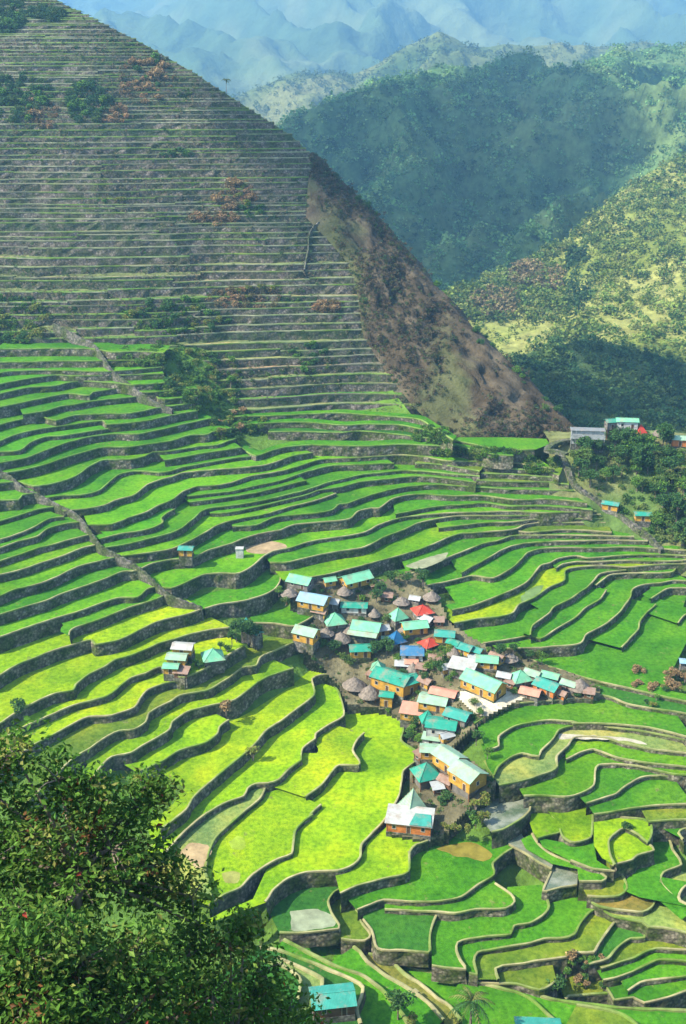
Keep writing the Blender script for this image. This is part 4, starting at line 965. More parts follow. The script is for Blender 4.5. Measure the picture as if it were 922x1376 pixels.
def leaves(C,size,cols,wide=.5,up=.5):
    """one bent leaf (4 vertices, 2 faces) at each point of C"""
    n=len(C); size=np.broadcast_to(size,(n,)); d=rng.normal(size=(n,3)); d[:,2]*=.6; d[:,2]-=.15; d/=np.linalg.norm(d,axis=1)[:,None]
    nr=rng.normal(size=(n,3)); nr[:,2]+=up*2; s=np.cross(d,nr); s/=np.linalg.norm(s,axis=1)[:,None]+1e-9; nn=np.cross(s,d)
    L=size[:,None]
    V=np.stack([C-d*L*.5,C+s*L*wide*.5+nn*L*.1,C+d*L*.5,C-s*L*wide*.5+nn*L*.1],1).reshape(-1,3)
    b=np.arange(n)[:,None]*4; Fc=np.concatenate([b+np.array([0,1,2]),b+np.array([0,2,3])]); return V,Fc,np.repeat(cols,4,0)
def ball(n,r,c,sq=.8,shell=.55):
    d=rng.normal(size=(n,3)); d/=np.linalg.norm(d,axis=1)[:,None]; q=(shell+(1-shell)*rng.random(n))[:,None]; return d*q*r*np.array([1,1,sq])+np.array(c)
def tree_proto(name,hgt,rad,nl,size,cols,trunk=.3,lumps=7,seed=0):
    e=bpy.data.objects.new(name,None); COL.objects.link(e)
    L=[]
    for k in range(lumps):
        a=6.28*k/lumps+rng.random(); q=rad*(.35+.4*rng.random()); L.append((math.cos(a)*q,math.sin(a)*q,hgt*(.5+.35*rng.random()),rad*(.35+.28*rng.random())))
    L.append((0,0,hgt*.82,rad*.5))
    C=np.concatenate([ball(int(nl/len(L)),l[3],l[:3],.75) for l in L]); c=pick(cols,len(C))*(.75+.5*rng.random((len(C),1)))
    V,Fc,cc=leaves(C,size*(.7+.6*rng.random(len(C))),c,.75)
    npmesh('crown',V,Fc,[M_leaf],col=cc,parent=e)
    m=MB(); m.tube([(0,0,-1),(.1,0,hgt*.3),(.05,.1,hgt*.7)],[trunk,trunk*.75,trunk*.35],7)
    for l in L[::2]: m.tube([(.05,0,hgt*.3),(l[0]*.6,l[1]*.6,l[2]-.2)],[trunk*.5,trunk*.2],5)
    m.build('trunk',[M_bark],e); return e
def palm_proto(name,hgt,nf,fl,droop=1.0):
    e=bpy.data.objects.new(name,None); COL.objects.link(e)
    m=MB(); m.tube([(0,0,-1),(.15,0,hgt*.5),(.1,.05,hgt)],[.24,.17,.14],7); m.build('trunk',[M_bark],e)
    Vs=[];Fs=[];Cs=[];b=0
    for k in range(nf):
        a=6.28*k/nf+.3*rng.random(); el=rng.uniform(.15,1.15); cc=np.array([(.05,.12,.03),(.09,.16,.03),(.16,.18,.05)][rng.integers(0,3)])
        prev=np.array([.1,.05,hgt]); N=9
        for i in range(N):
            t=(i+1)/N; r=fl*t; q=np.array([.1+math.cos(a)*r*math.cos(el*(1-.3*t)),.05+math.sin(a)*r*math.cos(el*(1-.3*t)),hgt+math.sin(el)*r-droop*fl*.75*t*t])
            sd=np.array([-math.sin(a),math.cos(a),0])*fl*.2*math.sin(math.pi*min(1,t*.85+.12)); dn=np.array([0,0,-fl*.09])
            for s in (1,-1):
                Vs+=[prev,q,q+s*sd*.9+dn+ (q-prev)*.6,prev+s*sd*.25+(q-prev)*.5]; Fs.append((b,b+1,b+2)); Fs.append((b,b+2,b+3)); Cs+=[cc*rng.uniform(.7,1.3)]*4; b+=4
            prev=q
    npmesh('fronds',np.array(Vs),np.array(Fs),[M_leaf],col=np.array(Cs),parent=e); return e
def shrub_proto(name,rad,nl,size,cols,hs=.8):
    e=bpy.data.objects.new(name,None); COL.objects.link(e)
    L=[(rng.uniform(-.6,.6)*rad,rng.uniform(-.6,.6)*rad,rad*hs*rng.uniform(.3,.8),rad*rng.uniform(.35,.6)) for _ in range(5)]
    C=np.concatenate([ball(nl//5,l[3],l[:3],.8) for l in L]); c=pick(cols,len(C))*(.7+.6*rng.random((len(C),1)))
    V,Fc,cc=leaves(C,size*(.7+.6*rng.random(len(C))),c,.8); npmesh('foliage',V,Fc,[M_leaf],col=cc,parent=e)
    m=MB(); 
    for l in L: m.tube([(0,0,-1.5),(l[0]*.7,l[1]*.7,l[2])],[.1,.04],5)
    m.build('stem',[M_bark],e); return e
GREENS=[(.075,.19,.025),(.12,.25,.03),(.06,.14,.02),(.16,.26,.04)]; DARK=[(.035,.1,.025),(.055,.13,.03),(.075,.15,.035)]; YEL=[(.2,.22,.04),(.14,.2,.03),(.26,.22,.06)]; TAN=[(.33,.21,.09),(.27,.19,.09),(.2,.15,.075),(.38,.25,.11)]
for nm_,P_,R_,c_,nl_,sz_ in WOODS:
    C_=[];k_=[];s_=[]
    for p_,r_,q_ in zip(P_,R_,c_):
        n_=int(nl_*rng.uniform(.8,1.2)); C_.append(ball(n_,r_*rng.uniform(.9,1.15),p_+np.array([0,0,r_*.4]),rng.uniform(.7,1.05),.6)); k_.append(q_*rng.uniform(.7,1.3)*(.75+.5*rng.random((n_,1)))); s_.append(np.full(n_,r_*sz_))
    V_,F_,k4_=leaves(np.concatenate(C_),np.concatenate(s_)*rng.uniform(.7,1.3,sum(map(len,C_))),np.concatenate(k_),.8)
    tag(npmesh(nm_,V_,F_,[M_leaf],col=k4_),kind='stuff')
PROTO=dict(
 tree=[tree_proto('broadleaf_tree',7,3.2,700,.62,GREENS),tree_proto('broadleaf_tree',8.5,3.6,800,.66,DARK),tree_proto('broadleaf_tree',6,2.8,600,.6,[(.08,.15,.03),(.13,.19,.04)])],
 palm=[palm_proto('palm_tree',6.0,14,3.0),palm_proto('palm_tree',7.5,15,3.3)],
 shrub=[shrub_proto('shrub',1.5,300,.4,GREENS),shrub_proto('shrub',1.5,300,.4,DARK)],
 dry=[shrub_proto('dry_shrub',1.6,300,.42,TAN)],
 yellow=[shrub_proto('shrub',1.5,300,.4,YEL)])
USED=set()
def plant(kind,p,scale,label,cat,group=None,k=None):
    L=PROTO[kind]; k=rng.integers(0,len(L)) if k is None else k; src=L[k]
    if (kind,k) not in USED: o=src; USED.add((kind,k))
    else:
        o=src.copy(); COL.objects.link(o)
        for ch in src.children: c=ch.copy(); COL.objects.link(c); c.parent=o
    o.location=tuple(p); o.scale=(scale,scale,scale*rng.uniform(.85,1.15)); o.rotation_euler=(0,0,rng.random()*6.28); return tag(o,label,cat,group)
def on_ground(u,v,dz=0): q=at_z(u,v,vground(u,v)+dz); return q
bpy.context.view_layer.update(); dg=bpy.context.evaluated_depsgraph_get()
def cast(u,v):
    """first surface point of the scenery seen along a direction from the viewpoint"""
    d=Vector(ray(u,v)).normalized(); r=scene.ray_cast(dg,Vector((0,0,CAMZ))+d*90,d,distance=1500); return np.array(r[1]) if r[0] else None
def on_slope(u,v):
    return face(u,v)
def mass(name,C,r0,r1,nl,size,cols):
    CC=[];cc=[]
    for q in C:
        r=rng.uniform(r0,r1); n=int(nl*r*r); CC.append(ball(n,r,np.array(q)+np.array([0,0,r*.3]),.8,.5)); cc.append(np.array(cols[rng.integers(0,len(cols))])*(.7+.6*rng.random((n,1))))
    C=np.concatenate(CC); V,Fc,c4=leaves(C,size*(.7+.6*rng.random(len(C))),np.concatenate(cc),.8)
    return tag(npmesh(name,V,Fc,[M_leaf],col=c4),kind='stuff')
# grove on the slope right of the path
GL='bushy green tree in the grove between the ridge houses and the long stone path'; k=0
for _ in range(400):
    u=rng.uniform(764,990); v=rng.uniform(604,738)
    lo=np.interp(u,[764,800,890,990],[628,664,735,745])
    if v>lo: continue
    if (805<u<880 and 664<v<705) : continue
    q=knoll(u,v); plant('tree',q,rng.uniform(.6,1.15),GL,'tree','trees of the grove below the ridge houses'); k+=1
    if k>125: break
for u,v,s in ((905,640,.8),(912,655,.9),(895,650,.7),(880,628,.7),(835,640,.7),(915,625,.8)):
    plant('palm',knoll(u,v),s,'palm tree among the grove below the ridge houses at the right edge','palm tree','palms of the grove')
for u,v,s in ((828,585,.7),(836,584,.8),(846,588,.7),(872,592,.5),(898,592,.6),(815,592,.6),(852,592,.6)):
    plant('tree',knoll(u,592)+np.array([0,3,-.5]),s,'tree between the houses on the ridge','tree','trees between the ridge houses')
mass('grove_undergrowth',[knoll(u_,v_) for u_,v_ in zip(rng.uniform(766,990,260),rng.uniform(600,742,260)) if v_<np.interp(u_,[764,800,890,990],[632,668,738,748])],.7,1.5,50,.55,[(.07,.16,.02),(.1,.2,.03),(.15,.2,.05),(.05,.11,.02)])
Q=[]
while len(Q)<330:
    u,v=rng.uniform(375,812),rng.uniform(768,1122)
    if inpoly(u,v,VP) and not inpoly(u,v,YP):
        q=on_ground(u,v,.1)
        if all(math.hypot(q[0]-h[0].x,q[1]-h[0].y)>h[1]*.9 for h in HOUSES): Q.append(q)
mass('village_undergrowth',Q,.3,.95,75,.36,[(.06,.13,.02),(.09,.17,.03),(.04,.09,.02),(.16,.15,.06)])
# hamlet trees
for u,v,s in ((525,788,.85),(548,787,.8),(568,792,.95)):
    plant('tree',on_ground(u,v),s*.72,'one of three dark leafy trees in a row on the bare terrace above the hamlet','tree','row of trees above the hamlet',k=1)
HT='leafy green tree standing between the hamlet roofs'; 
for u,v,s in ((506,812,.6),(511,800,.6),(500,792,.55),(375,800,.5),(384,812,.5),(462,890,.6),(450,880,.55),(470,897,.5),(505,885,.6),(520,884,.65),(535,892,.55),(512,872,.5),(575,903,.6),(583,898,.65),(590,908,.6),(600,896,.5),(578,889,.55),(605,882,.5),(545,865,.4),(480,850,.4),(520,838,.45),(528,810,.4),(610,912,.5),(640,878,.5),(668,892,.4),(672,885,.5),(723,888,.5),(712,890,.4),(728,890,.45),(552,990,.5),(558,980,.45),(549,998,.45),(562,1000,.4),(541,915,.4),(570,920,.45),(640,1000,.45),(655,1018,.5),(690,880,.4),(425,868,.4),(436,870,.4),(690,935,.35),(728,932,.4),(740,936,.35),(800,928,.35),(618,962,.3),(636,950,.4),(645,962,.35)):
    plant('tree',on_ground(u,v),s*rng.uniform(.85,1.15),HT,'tree','trees between the hamlet houses')
for u,v,s in ((592,900,.8),(586,890,.7),(640,955,.5),(566,880,.6)):
    plant('palm',on_ground(u,v),s*.75,'small palm standing between the hamlet roofs','palm tree','palms between the hamlet houses')
SH='low green bush growing on the ground around the hamlet houses'
for k in range(50):
    while True:
        u,v=rng.uniform(380,810),rng.uniform(770,1125)
        if inpoly(u,v,VP) and not inpoly(u,v,YP): break
    plant('shrub',on_ground(u,v,.3),rng.uniform(.45,.95),SH,'bush','bushes around the hamlet houses')
for u,v,s,kd in ((648,1098,1.4,'yellow'),(640,1082,1.2,'yellow'),(655,1075,1.3,'yellow'),(632,1095,1.0,'shrub'),(598,1075,1.5,'shrub'),(640,1104,1.2,'shrub'),(612,1112,1.1,'yellow'),(598,1110,.9,'yellow'),(630,1115,.9,'yellow'),(650,1045,.9,'shrub')):
    plant(kd,on_ground(u,v,.5),s*.9,'yellowish or green bush in the wild plot between the lowest houses and the pond','bush','bushes beside the pond')
# trees at the foot of the stairway, and around the three stepped houses
for u,v,s in ((318,860,.6),(326,858,.75),(333,862,.7),(340,865,.6),(312,866,.45),(346,860,.5)):
    plant('tree',on_ground(u,v),s,'dark tree in the clump at the foot of the stone stairway','tree','clump at the foot of the stairway',k=1)
for u,v,s in ((305,872,.9),(296,868,.9),(262,890,.8),(268,896,.9),(256,898,.8),(275,890,.7)):
    plant('shrub',on_ground(u,v,.4),s,'green bush on the stone platform of the left terrace houses','bush','bushes by the left terrace houses')
plant('dry',on_ground(304,952,.2),1.5,'tall tan dry bush on the terrace wall in the middle of the bright rice','bush')
plant('yellow',on_ground(340,1013,.2),1.3,'yellowish bush on the terrace wall below the tan dry bush','bush')
plant('shrub',on_ground(27,953,.3),1.6,'round dark green bush at the left edge just above the foreground tree','bush',k=1)
# scrub on the steep upper hillside
def blot(n,cu,cv,ru,rv,kinds,s0,s1,label,group,cat='bush'):
    for _ in range(n):
        a=rng.random()*6.28; r=rng.random()**.5; u,v=cu+ru*r*math.cos(a),cv+rv*r*math.sin(a)
        if u>face_right(v)-3: continue
        q=cast(u,v)
        if q is None or q[1]>620: continue
        plant(kinds[rng.integers(0,len(kinds))],np.array(q)+np.array([0,-.8,-.3]),rng.uniform(s0,s1),label,cat,group)
UH='on the steep upper hillside'
blot(17,30,130,38,22,['shrub'],1.2,2.1,'dark bush in the thicket at the left edge '+UH,'thicket at the left edge')
blot(14,118,135,26,24,['shrub'],1.2,2.2,'dark blue green bush in the round thicket left of the rust brown scrub','round dark thicket')
blot(7,52,150,16,20,['dry','shrub'],1.2,1.8,'brown bush between the two dark thickets '+UH,'brown bushes between the thickets')
blot(24,195,108,38,32,['dry','dry','shrub'],1.2,2.0,'rust brown bush in the large dry scrub patch near the skyline','dry scrub near the skyline')
blot(16,315,262,28,20,['dry','dry','dry','yellow'],1.1,1.8,'orange brown bush in the dry patch in the middle of the terraced face','dry scrub in the middle of the face')
blot(6,338,283,16,6,['shrub'],1.0,1.6,'dark bush just below the orange brown dry patch','bushes below the dry patch')
blot(8,440,410,16,7,['dry'],.8,1.3,'rust coloured bush low on the right of the terraced face','rust bushes low on the face')
blot(5,235,205,20,5,['shrub'],.9,1.5,'dark bush below the large dry scrub patch','bushes below the large dry scrub')
blot(4,155,268,22,4,['yellow','shrub'],.8,1.2,'bright green bush on a terrace at mid height of the left face','bright bushes at mid height')
blot(24,20,430,42,32,['shrub','yellow','shrub'],1.1,1.9,'green bush in the thicket at the left edge above the green terraces','green thicket at the left edge')
blot(30,240,425,70,22,['shrub','yellow','shrub'],1.0,1.8,'green bush in the wide scrub at the foot of the terraced face','scrub at the foot of the face')
blot(42,275,505,50,38,['shrub','yellow','shrub','shrub'],1.0,1.7,'green bush in the gully between the green fan and the steep face','bushes in the gully')
blot(18,320,570,35,20,['shrub','dry','yellow'],.9,1.5,'bush at the lower end of the gully above the green terraces','bushes at the lower end of the gully')
blot(14,420,480,32,20,['shrub'],.9,1.5,'dark green bush scattered low on the terraced face','bushes low on the face')
blot(12,12,20,22,20,['shrub'],1.3,2.2,'dark bush at the top left corner of the picture','thicket at the top left corner')
blot(10,330,395,45,15,['dry','yellow'],.8,1.3,'tan bush in the dry band across the lower face','dry band bushes')
Q=[]
while len(Q)<170:
    v=rng.uniform(20,470); u=rng.uniform(-20,max(-19,face_right(v)-8))
    if u>gully(v)+10: Q.append(face(u,v)+np.array([0,-.9,-.4]))
mass('wall_scrub',Q,.3,.8,120,.35,DARK)
# weeds and dry grass growing over the terraces of the steep face
Q=[]
while len(Q)<7500:
    v=rng.uniform(-30,552); u=rng.uniform(-40,max(-39,face_right(v)-3))
    if u<gully(v): continue
    w_=fbm(np.array([[u*.012,v*.03,3.]]),3)[0]
    if rng.random()<.35+2.2*w_: Q.append(face(u,v)+np.array([0,rng.uniform(-1.2,.6),rng.uniform(-.9,.2)]))
mass('dry_grass',Q,.25,.65,75,.32,[(.15,.17,.07),(.22,.18,.1),(.1,.13,.045),(.25,.2,.13),(.14,.12,.075),(.06,.1,.045),(.17,.13,.08)])
def area(n,blobs,fn):
    out=[]
    for cu,cv,ru,rv in blobs:
        for _ in range(n):
            a=rng.random()*6.28; r=rng.random()**.6; u,v=cu+ru*r*math.cos(a),cv+rv*r*math.sin(a)
            q=cast(u,v)
            if q is not None and q[1]<620 and (u<face_right(v)-3 or v>500): out.append(q+np.array([0,-.3,-.6]))
    return out
mass('thicket',area(85,[(26,130,44,32),(118,137,30,27),(10,18,28,26),(62,18,26,9)],None),1.2,2.5,55,.6,[(.03,.085,.03),(.05,.11,.035),(.07,.12,.03)])
mass('thicket',area(75,[(195,108,40,33),(318,262,28,22),(56,152,22,20),(290,292,34,9),(440,410,18,8),(330,400,50,15),(150,150,24,14)],None),.7,1.8,62,.48,[(.3,.17,.08),(.2,.14,.07),(.36,.23,.11),(.14,.12,.05)])
mass('thicket',area(90,[(20,430,44,34),(235,425,72,24),(275,505,52,40),(320,572,36,22),(290,540,40,20),(215,478,60,20),(255,515,45,26),(582,584,26,13),(640,606,60,6),(725,622,28,12)],None),.7,1.6,65,.5,[(.06,.14,.02),(.09,.19,.02),(.04,.1,.02),(.15,.2,.04),(.08,.16,.02)])
mass('thicket',area(24,[(240,205,24,6),(338,284,18,6),(420,482,34,20),(250,128,12,8),(395,400,40,14),(370,500,60,12)],None),.5,1.2,65,.45,[(.05,.11,.03),(.1,.17,.03)])
# trees on the rim of the cliff
nA_=len(S)
for _ in range(46):
    i=int(rng.integers(2,nA_-6)); q=S[i]+np.array([rng.uniform(-3,1),rng.uniform(-6,2),-2.5]); plant('tree',q,rng.uniform(.35,.6),'small tree on the skyline ridge of the brown cliff','tree','trees along the cliff ridge')
Ac=np.array([face(face_right(v),v) for v in np.linspace(215,588,60)])
for _ in range(60):
    pass
mass('cliff_edge_scrub',[Ac[int(rng.integers(0,60))]+np.array([rng.uniform(0,7),rng.uniform(-.5,1.5),rng.uniform(-1.5,0)]) for _ in range(170)],.6,1.6,60,.5,[(.05,.11,.025),(.08,.15,.03),(.15,.17,.05)])
Pc=[];
for _ in range(9500):
    i,j=int(rng.integers(1,nA-1)),int(rng.integers(1,46)); q=G_cliff[i,j]+rng.normal(size=3)*.8
    if rng.random()<.62+2.2*fbm(q[None]*np.array([.06,.06,.02]),3)[0]: Pc.append(q)
mass('cliff_scrub',Pc,.3,.9,48,.42,[(.12,.085,.045),(.09,.075,.035),(.075,.1,.03),(.15,.115,.065),(.05,.085,.03),(.1,.075,.045)])
plant('palm',at_y(304,110,face(304,125)[1]+5)+np.array([0,0,-5.5]),.75,'single thin tree standing out on the skyline of the terraced hill','tree')
# lower right scrub
for u,v,s,kd,lb in ((745,1328,1.6,'shrub','round dark bush below the brown scrub slope at the lower right'),(767,1288,1.1,'dry','first tan scrub bush above the brown slope, lower right')):
    plant(kd,on_ground(u,v,-.5),s,lb,'bush',k=1 if kd=='shrub' else None)
for k in range(22): plant('dry' if k%3==0 else 'shrub',on_ground(rng.uniform(758,812),rng.uniform(1288,1326),-.8),rng.uniform(.4,.8),'scrub bush on the broken brown slope at the lower right','bush','brown scrub at the lower right')
for k in range(26): plant('dry',on_ground(rng.uniform(853,945),rng.uniform(897,928),-.2),rng.uniform(.6,1.2),'brown bush in the dry mound at the right edge above the lower paddies','bush','dry mound at the right edge')
for k in range(10): plant('yellow' if k%2 else 'shrub',on_ground(rng.uniform(815,940),rng.uniform(925,950),.2),rng.uniform(.5,.9),'low bush on the bank right of the hamlet end','bush','bushes on the bank right of the hamlet')
plant('palm',at_z(630,1392,-16+DB)+np.array([0,0,-1]),1.6,'dark palm with drooping fronds near the bottom of the photo','palm tree',k=0)
plant('shrub',at_z(748,1118,-10.5),.8,'small bush on the yellow field wall','bush',k=0) if False else None
plant('tree',at_z(535,1366,-15+DB),.75,'slim dark green tree at the bottom right of the brown wooden house','tree',k=1)
plant('yellow',at_z(556,1374,-15.5+DB),1.0,'small yellowish bush beside the slim tree at the bottom','bush')
plant('shrub',at_z(843,1112,ZN['o5']),1.0,'dark bush on the yellow paddy at the lower right','bush',k=1)
for L_ in PROTO.items():
    for k,src in enumerate(L_[1]):
        if (L_[0],k) not in USED: plant(L_[0],on_ground(600,890),.4,HT,'tree' if L_[0]=='tree' else 'bush','trees between the hamlet houses',k=k)
# ------------------------------------------------------------------ foreground trees
def big_tree(name,label,lumps,base,nl,seed,gap=60):
    global rng
    rng=np.random.default_rng(seed); e=bpy.data.objects.new(name,None); COL.objects.link(e); e.location=base; tag(e,label,'tree'); B=np.array(base)
    Cs=[];cc=[]; m=MB(); top=[]
    for (u,v,r,d) in lumps:
        p=at_y(u,v,d); s=F/(d*cp+(CAMZ-p[2])*sp_); R=r/s; p=p-B; top.append((p,R))
        n=max(12,int(r*r/gap)); tw=ball(n,R,p,.85,.35)
        for t in tw:
            k=int(1.45*nl*rng.uniform(.6,1.4)); q=rng.normal(size=(k,3))*np.array([.42,.42,.26])*rng.uniform(.7,1.2)+t; Cs.append(q)
            x=rng.random(); base_c=np.array((.05,.125,.018) if x<.4 else (.08,.17,.022) if x<.72 else (.13,.21,.035) if x<.9 else (.2,.21,.05) if x<.98 else (.17,.08,.03))
            c=base_c*(.6+.8*rng.random((k,1))); red=rng.random(k)<.003; c[red]=(.3,.05,.03); cc.append(c)
            if rng.random()<.3: m.tube([p+(t-p)*.1,p+(t-p)*.6+np.array([0,0,.1]),t],[.05,.03,.012],5)
    C=np.concatenate(Cs); c=np.concatenate(cc); V,Fc,c4=leaves(C,.3*(.6+.8*rng.random(len(C))),c,.5)
    npmesh('crown',V,Fc,[M_leaf],col=c4,parent=e)
    c0=sum(p for p,_ in top)/len(top); fork=np.array([c0[0]*.4,c0[1]*.4,c0[2]*.45])
    m.tube([(0,0,-1.5),tuple(fork*.5),tuple(fork)],[.42,.34,.26],9)
    for p,R in top: m.tube([tuple(fork),tuple((fork+p)/2+np.array([0,0,.4])),tuple(p)],[.15,.08,.03],6)
    m.build('trunk',[M_bark],e)
rs=rng
big_tree('broadleaf_tree','large leafy foreground tree at the left edge with red tinged leaves, upper crown',[(18,1012,48,40),(-40,1040,70,40),(78,1048,50,40),(135,1075,48,40),(60,1120,78,39),(180,1085,40,41),(200,1052,24,42),(216,1068,18,42),(150,1140,60,39),(-30,1150,80,39),(232,1165,34,40),(196,1165,48,40),(110,1190,72,38),(20,1215,75,38),(215,1205,44,40),(258,1205,30,40),(268,1245,28,40)],(-11.5,37,124.0),15,5,72)
big_tree('broadleaf_tree','dense foreground tree filling the bottom left corner',[(30,1280,80,33),(110,1290,70,34),(-40,1300,80,33),(60,1350,90,32),(150,1350,75,33),(180,1285,55,35),(-20,1390,80,32),(110,1410,90,32),(215,1320,45,35)],(-8.5,29,121.0),16,6,75)
big_tree('broadleaf_tree','lower foreground tree with paler leaf tips left of the brown wooden house',[(255,1285,45,39),(310,1268,42,40),(345,1310,40,40),(285,1335,58,38),(235,1370,60,37),(345,1355,50,39),(385,1370,42,40),(300,1395,60,38),(410,1390,34,40),(372,1330,26,41),(330,1243,20,41)],(-5.0,34,113.0),15,7,70)
rng=rs
# ------------------------------------------------------------------ stone stairways and paths
def stair(name,label,pix,w,fn,lift=.7,cat='stairway',sk=4.):
    P=np.array([fn(u,v)+np.array([0,0,lift]) for u,v in pix]); P=resample(P,1.0); n=len(P)
    T=np.gradient(P[:,:2],axis=0); T/=np.linalg.norm(T,axis=1)[:,None]; Nn=np.c_[-T[:,1],T[:,0]]*w/2
    z=np.repeat(P[::2,2],2)[:n]; jit=(rng.random(n)-.5)*.2
    top=[np.c_[P[:,:2]+Nn*(1+jit[:,None]),z],np.c_[P[:,:2]-Nn*(1+jit[:,None]),z]]
    V=np.concatenate([top[0]-np.array([0,0,sk]),top[0],top[1],top[1]-np.array([0,0,sk])]); i=np.arange(n-1); Fq=np.concatenate([np.c_[i+k*n,i+k*n+1,i+(k+1)*n+1,i+(k+1)*n] for k in range(3)])
    o=npmesh(name,V,Fq[:,::-1],[M_path]); return tag(o,label,cat)
M_path=stone_mat('path_stone',[(.12,.11,.085),(.19,.17,.14),(.28,.25,.2)],(.11,.14,.05))
gfn=lambda u,v: at_z(u,v,vground(u,v))
stair('stone_stairway','upper stone stairway crossing the green terraces below the left thicket',[(72,437),(100,452),(124,464),(137,480),(150,500),(168,514),(185,528),(205,541),(232,553)],.9,gfn,.7)
stair('stone_stairway','long lower stone stairway descending the left terraces to the dark trees',[(-10,632),(12,642),(30,658),(52,668),(75,680),(96,690),(108,700),(117,712),(127,726),(137,738),(160,750),(185,765),(200,778),(212,790),(228,803),(250,812),(272,820)],.8,gfn,.8)
stair('stone_stairway','thin stone stairway near the right edge of the steep terraced face',[(429,300),(420,308),(415,320),(414,338),(411,352),(409,365)],.5,lambda u,v: face(u,v)+np.array([0,-.6,0]),.6)
stair('stone_path','long straight stone path down the right side of the amphitheatre',[(741,598),(752,612),(762,630),(768,648),(780,660),(800,673),(825,690),(850,707),(872,724),(890,742)],1.6,lambda u,v: knoll(max(u,738),v),1.0,'path')
stair('stone_path','pale path curling round the end of the flat field below the ridge building',[(775,590),(758,592),(742,597),(735,604),(748,606),(762,610)],2.0,lambda u,v: at_z(u,v,ZK+.8),.25,'path',1.2)
# ------------------------------------------------------------------ wording of the terrace walls
WL=dict(
 h17='tallest stone wall at the left edge, holding the wide field above the bright yellow rice',
 h16='short hooked stone wall with a rounded left end on the left terraces',
 i1='long bright rimmed wall just above the three stepped yellow houses',
 i2='stone wall carrying the platform of the three stepped yellow houses',
 i3='wall starting at the red leaves of the foreground tree and meeting the platform of the three stepped houses',
 i5='wall interrupted by the tall tan dry bush in the bright rice',
 k1='S shaped pale rimmed wall round the narrow fallow strip above the foreground tree',
 k3='short stepped wall inside the brightest big yellow green field',
 k4='pale rimmed wall curving round the biggest brightest field, left of the lowest houses',
 k5='wall directly below the white flat roofed house at the foot of the hamlet',
 S1='wall around the small half flooded grey green paddy near the foreground bank',
 S2='wall around the narrow olive paddy right of the half flooded one',
 k9='wall around the dark square paddy above the foreground bank',
 k7='wall under the wide green field with an ochre patch below the pond bushes',
 k8='high wall under the lens shaped green field above the dark gap',
 k13='wall with a corner under the dark green paddy left of the grey green field',
 pond='curved stone wall holding the pond beside the lowest houses',
 brook='low edge of the upper stream channel below the pond',
 stream='wall with a short drop at the lower end of the stream pool',
 n1='long retaining wall under the bare yard and the right end of the hamlet',
 n2='first pale wall below the dark green field under the yard',
 n3='wall with two rounded bays below the first wall under the yard',
 n4='wall under the shallow tan water channel right of the pond',
 o2='wall around the pointed tongue shaped paddy beside the stream',
 o1='wall under the bright yellow paddy right of the pond',
 o4='wall around the brown paddy at the right of the stream pool',
 o6='wall around the yellow paddy with a dark bush',
 o9='wall under the grey green flooded paddy at the lower right edge',
 f5='wall under the flat bright green field at the foot of the brown cliff',
 q13='rounded wall round the green field right of the lower stairway end',
 q15='wall of the small green paddy squeezed between clump of dark trees and the hamlet',
 g17='long S curved wall above the widest green field right of the hamlet',
 g18='straight slanting wall inside the widest green field right of the hamlet',
 g20='short upright wall ending at the dry mound on the right edge')
WG=[(('c0','c0b','c0c','c1','c2','c3','c4','c5','c6','c7','c8','c9','c10','c10b','c11'),'narrow stone terrace wall in the upper left fan of green paddies','terrace walls of the upper left fan'),
 (('h1','h2','h4','h6','h7','h9','h11'),'stone terrace wall that ends against the left side of the lower stairway','terrace walls left of the lower stairway'),
 (('h5','h8','h10','h12','h13','h14','h15','q2','q3','q6','q8','q12','q14'),'long stone terrace wall sweeping right from the lower stairway above the hamlet','terrace walls above the hamlet'),
 (('f1','f2','f3','f4','f7b','f8b','f8c','f8d','f12','f15','f17','f18','g7'),'thin terrace wall on the upper right of the amphitheatre below the flat bright field','terrace walls of the upper right'),
 (('g10','g11','g12','g13','g14','g15','g16','g19','g21'),'curving terrace wall among the green paddies right of the hamlet','terrace walls right of the hamlet'),
 (('i4','i6','i7','i8','k2'),'stone terrace wall among the bright yellow green paddies of the lower left bank','terrace walls of the lower left bank'),
 (('n5','n6','n7','n8','n8b','o0','o12','o3','o5','o7','o8','o13'),'winding terrace wall among the small paddies at the lower right','terrace walls at the lower right'),
 (('k10','k11','k12','k14','k14a','k15','k16','k17','k18'),'rubble terrace wall in the steep steps at the bottom right','terrace walls at the bottom right'),
 (('m1','m2','m3','m4','m5','m6','m7','m8','m9'),'pale rimmed paddy edge on the foreground bank at the bottom of the photo','paddy edges on the foreground bank'),
 (('slope',),'long thin terrace wall on the steep upper hillside','terrace walls of the steep hillside')]
for n_,ws in WALLS.items():
    for w in ws:
        if n_ in WL: tag(w,WL[n_],'terrace wall')
        else:
            for ns,lb,gp in WG:
                if n_ in ns: tag(w,lb,'terrace wall',gp)
# ------------------------------------------------------------------ haze
SUN_DIR=Vector((-.72,-.22,.74)).normalized()
hz=bpy.data.materials.new('haze_air'); hz.use_nodes=True; nt=hz.node_tree; nt.nodes.remove(nt.nodes['Principled BSDF'])
pv=nd(nt,'ShaderNodeVolumePrincipled'); pv.inputs['Color'].default_value=(.3,.66,1,1); pv.inputs['Density'].default_value=HAZE; pv.inputs['Anisotropy'].default_value=.25
nt.links.new(pv.outputs[0],nt.nodes['Material Output'].inputs['Volume'])
m=MB(); m.box(-9500,9500,-3500,10000,-615,760); tag(m.build('haze',[hz]),kind='stuff')
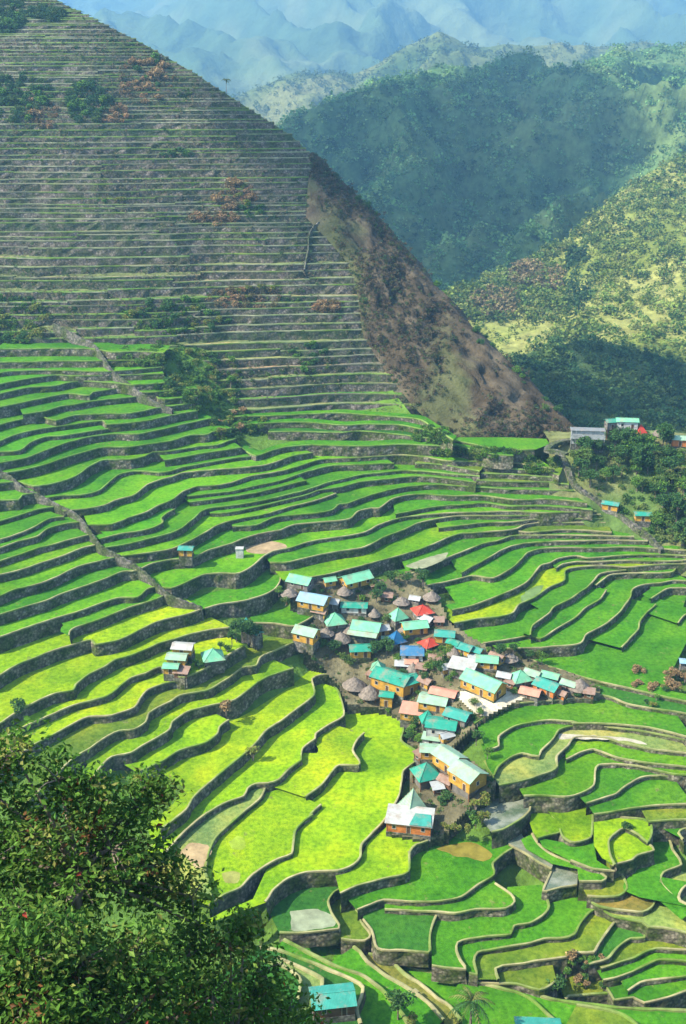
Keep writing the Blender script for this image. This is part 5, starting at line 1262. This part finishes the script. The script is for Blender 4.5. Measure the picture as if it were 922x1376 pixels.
# ------------------------------------------------------------------ clouds added out of view, shaped to shade the ridge and the knoll wood
M_shade_cloud,_nt,_b=mat('added_shade_cloud',1.); _b.inputs['Base Color'].default_value=(.85,.86,.88,1)
_t=nd(_nt,'ShaderNodeBsdfTransparent'); _m=nd(_nt,'ShaderNodeMixShader'); _m.inputs[0].default_value=.76; _nt.links.new(_b.outputs[0],_m.inputs[1]); _nt.links.new(_t.outputs[0],_m.inputs[2]); _nt.links.new(_m.outputs[0],_nt.nodes['Material Output'].inputs['Surface'])
def added_shade_cloud(P,t,r0,r1,sub=2):
    C=np.asarray(P)+np.array(SUN_DIR)*np.asarray(t)[:,None]; n=len(C)
    o=crowns('added_shade_cloud',C,r0+(r1-r0)*rng.random(n),np.ones((n,3)),[M_shade_cloud],sub=sub,squash=.75,rough=.35,vary=0); o['kind']='structure'
SB=[(330,300),(330,190),(400,166),(470,134),(560,108),(650,90),(735,84),(770,108),(798,138),(822,160),(826,176),(800,190),(824,200),(845,212),(835,228),(810,248),(755,300),(715,335),(640,385),(560,430),(420,430)]
q=proj(GB.reshape(-1,3)); ok=[inpoly(a,b,SB) for a,b in q]; P=GB.reshape(-1,3)[ok]; P=P[rng.permutation(len(P))[:300]]
added_shade_cloud(P,(860-P[:,2]+rng.uniform(0,120,len(P)))/SUN_DIR.z,30,46)
SF=[(672,490),(700,480),(740,464),(800,456),(850,470),(930,500),(1000,540),(1000,590),(660,590)]
q=proj(GF.reshape(-1,3)); ok=[inpoly(a,b,SF) for a,b in q]; P=GF.reshape(-1,3)[ok]; P=P[rng.permutation(len(P))[:26]]
added_shade_cloud(P,(860-P[:,2]+rng.uniform(0,60,len(P)))/SUN_DIR.z,16,26)


# ------------------------------------------------------------------ light

w=bpy.data.worlds.new('World'); scene.world=w; w.use_nodes=True; nt=w.node_tree
sky=nt.nodes.new('ShaderNodeTexSky'); sky.sky_type='NISHITA'; sky.sun_disc=False
sky.sun_elevation=math.asin(SUN_DIR.z); sky.sun_rotation=math.atan2(SUN_DIR.x,SUN_DIR.y)
nt.links.new(sky.outputs[0],nt.nodes['Background'].inputs[0]); nt.nodes['Background'].inputs[1].default_value=.15
sl=bpy.data.lights.new('sun','SUN'); so=bpy.data.objects.new('sun',sl); COL.objects.link(so)
sl.energy=3.9; sl.angle=math.radians(.6); sl.color=(1,.93,.8); so.rotation_euler=SUN_DIR.to_track_quat('Z','Y').to_euler(); so.location=(-300,0,500)
scene.view_settings.view_transform='Standard'; scene.view_settings.look='None'; scene.view_settings.exposure=1.6; scene.view_settings.gamma=1
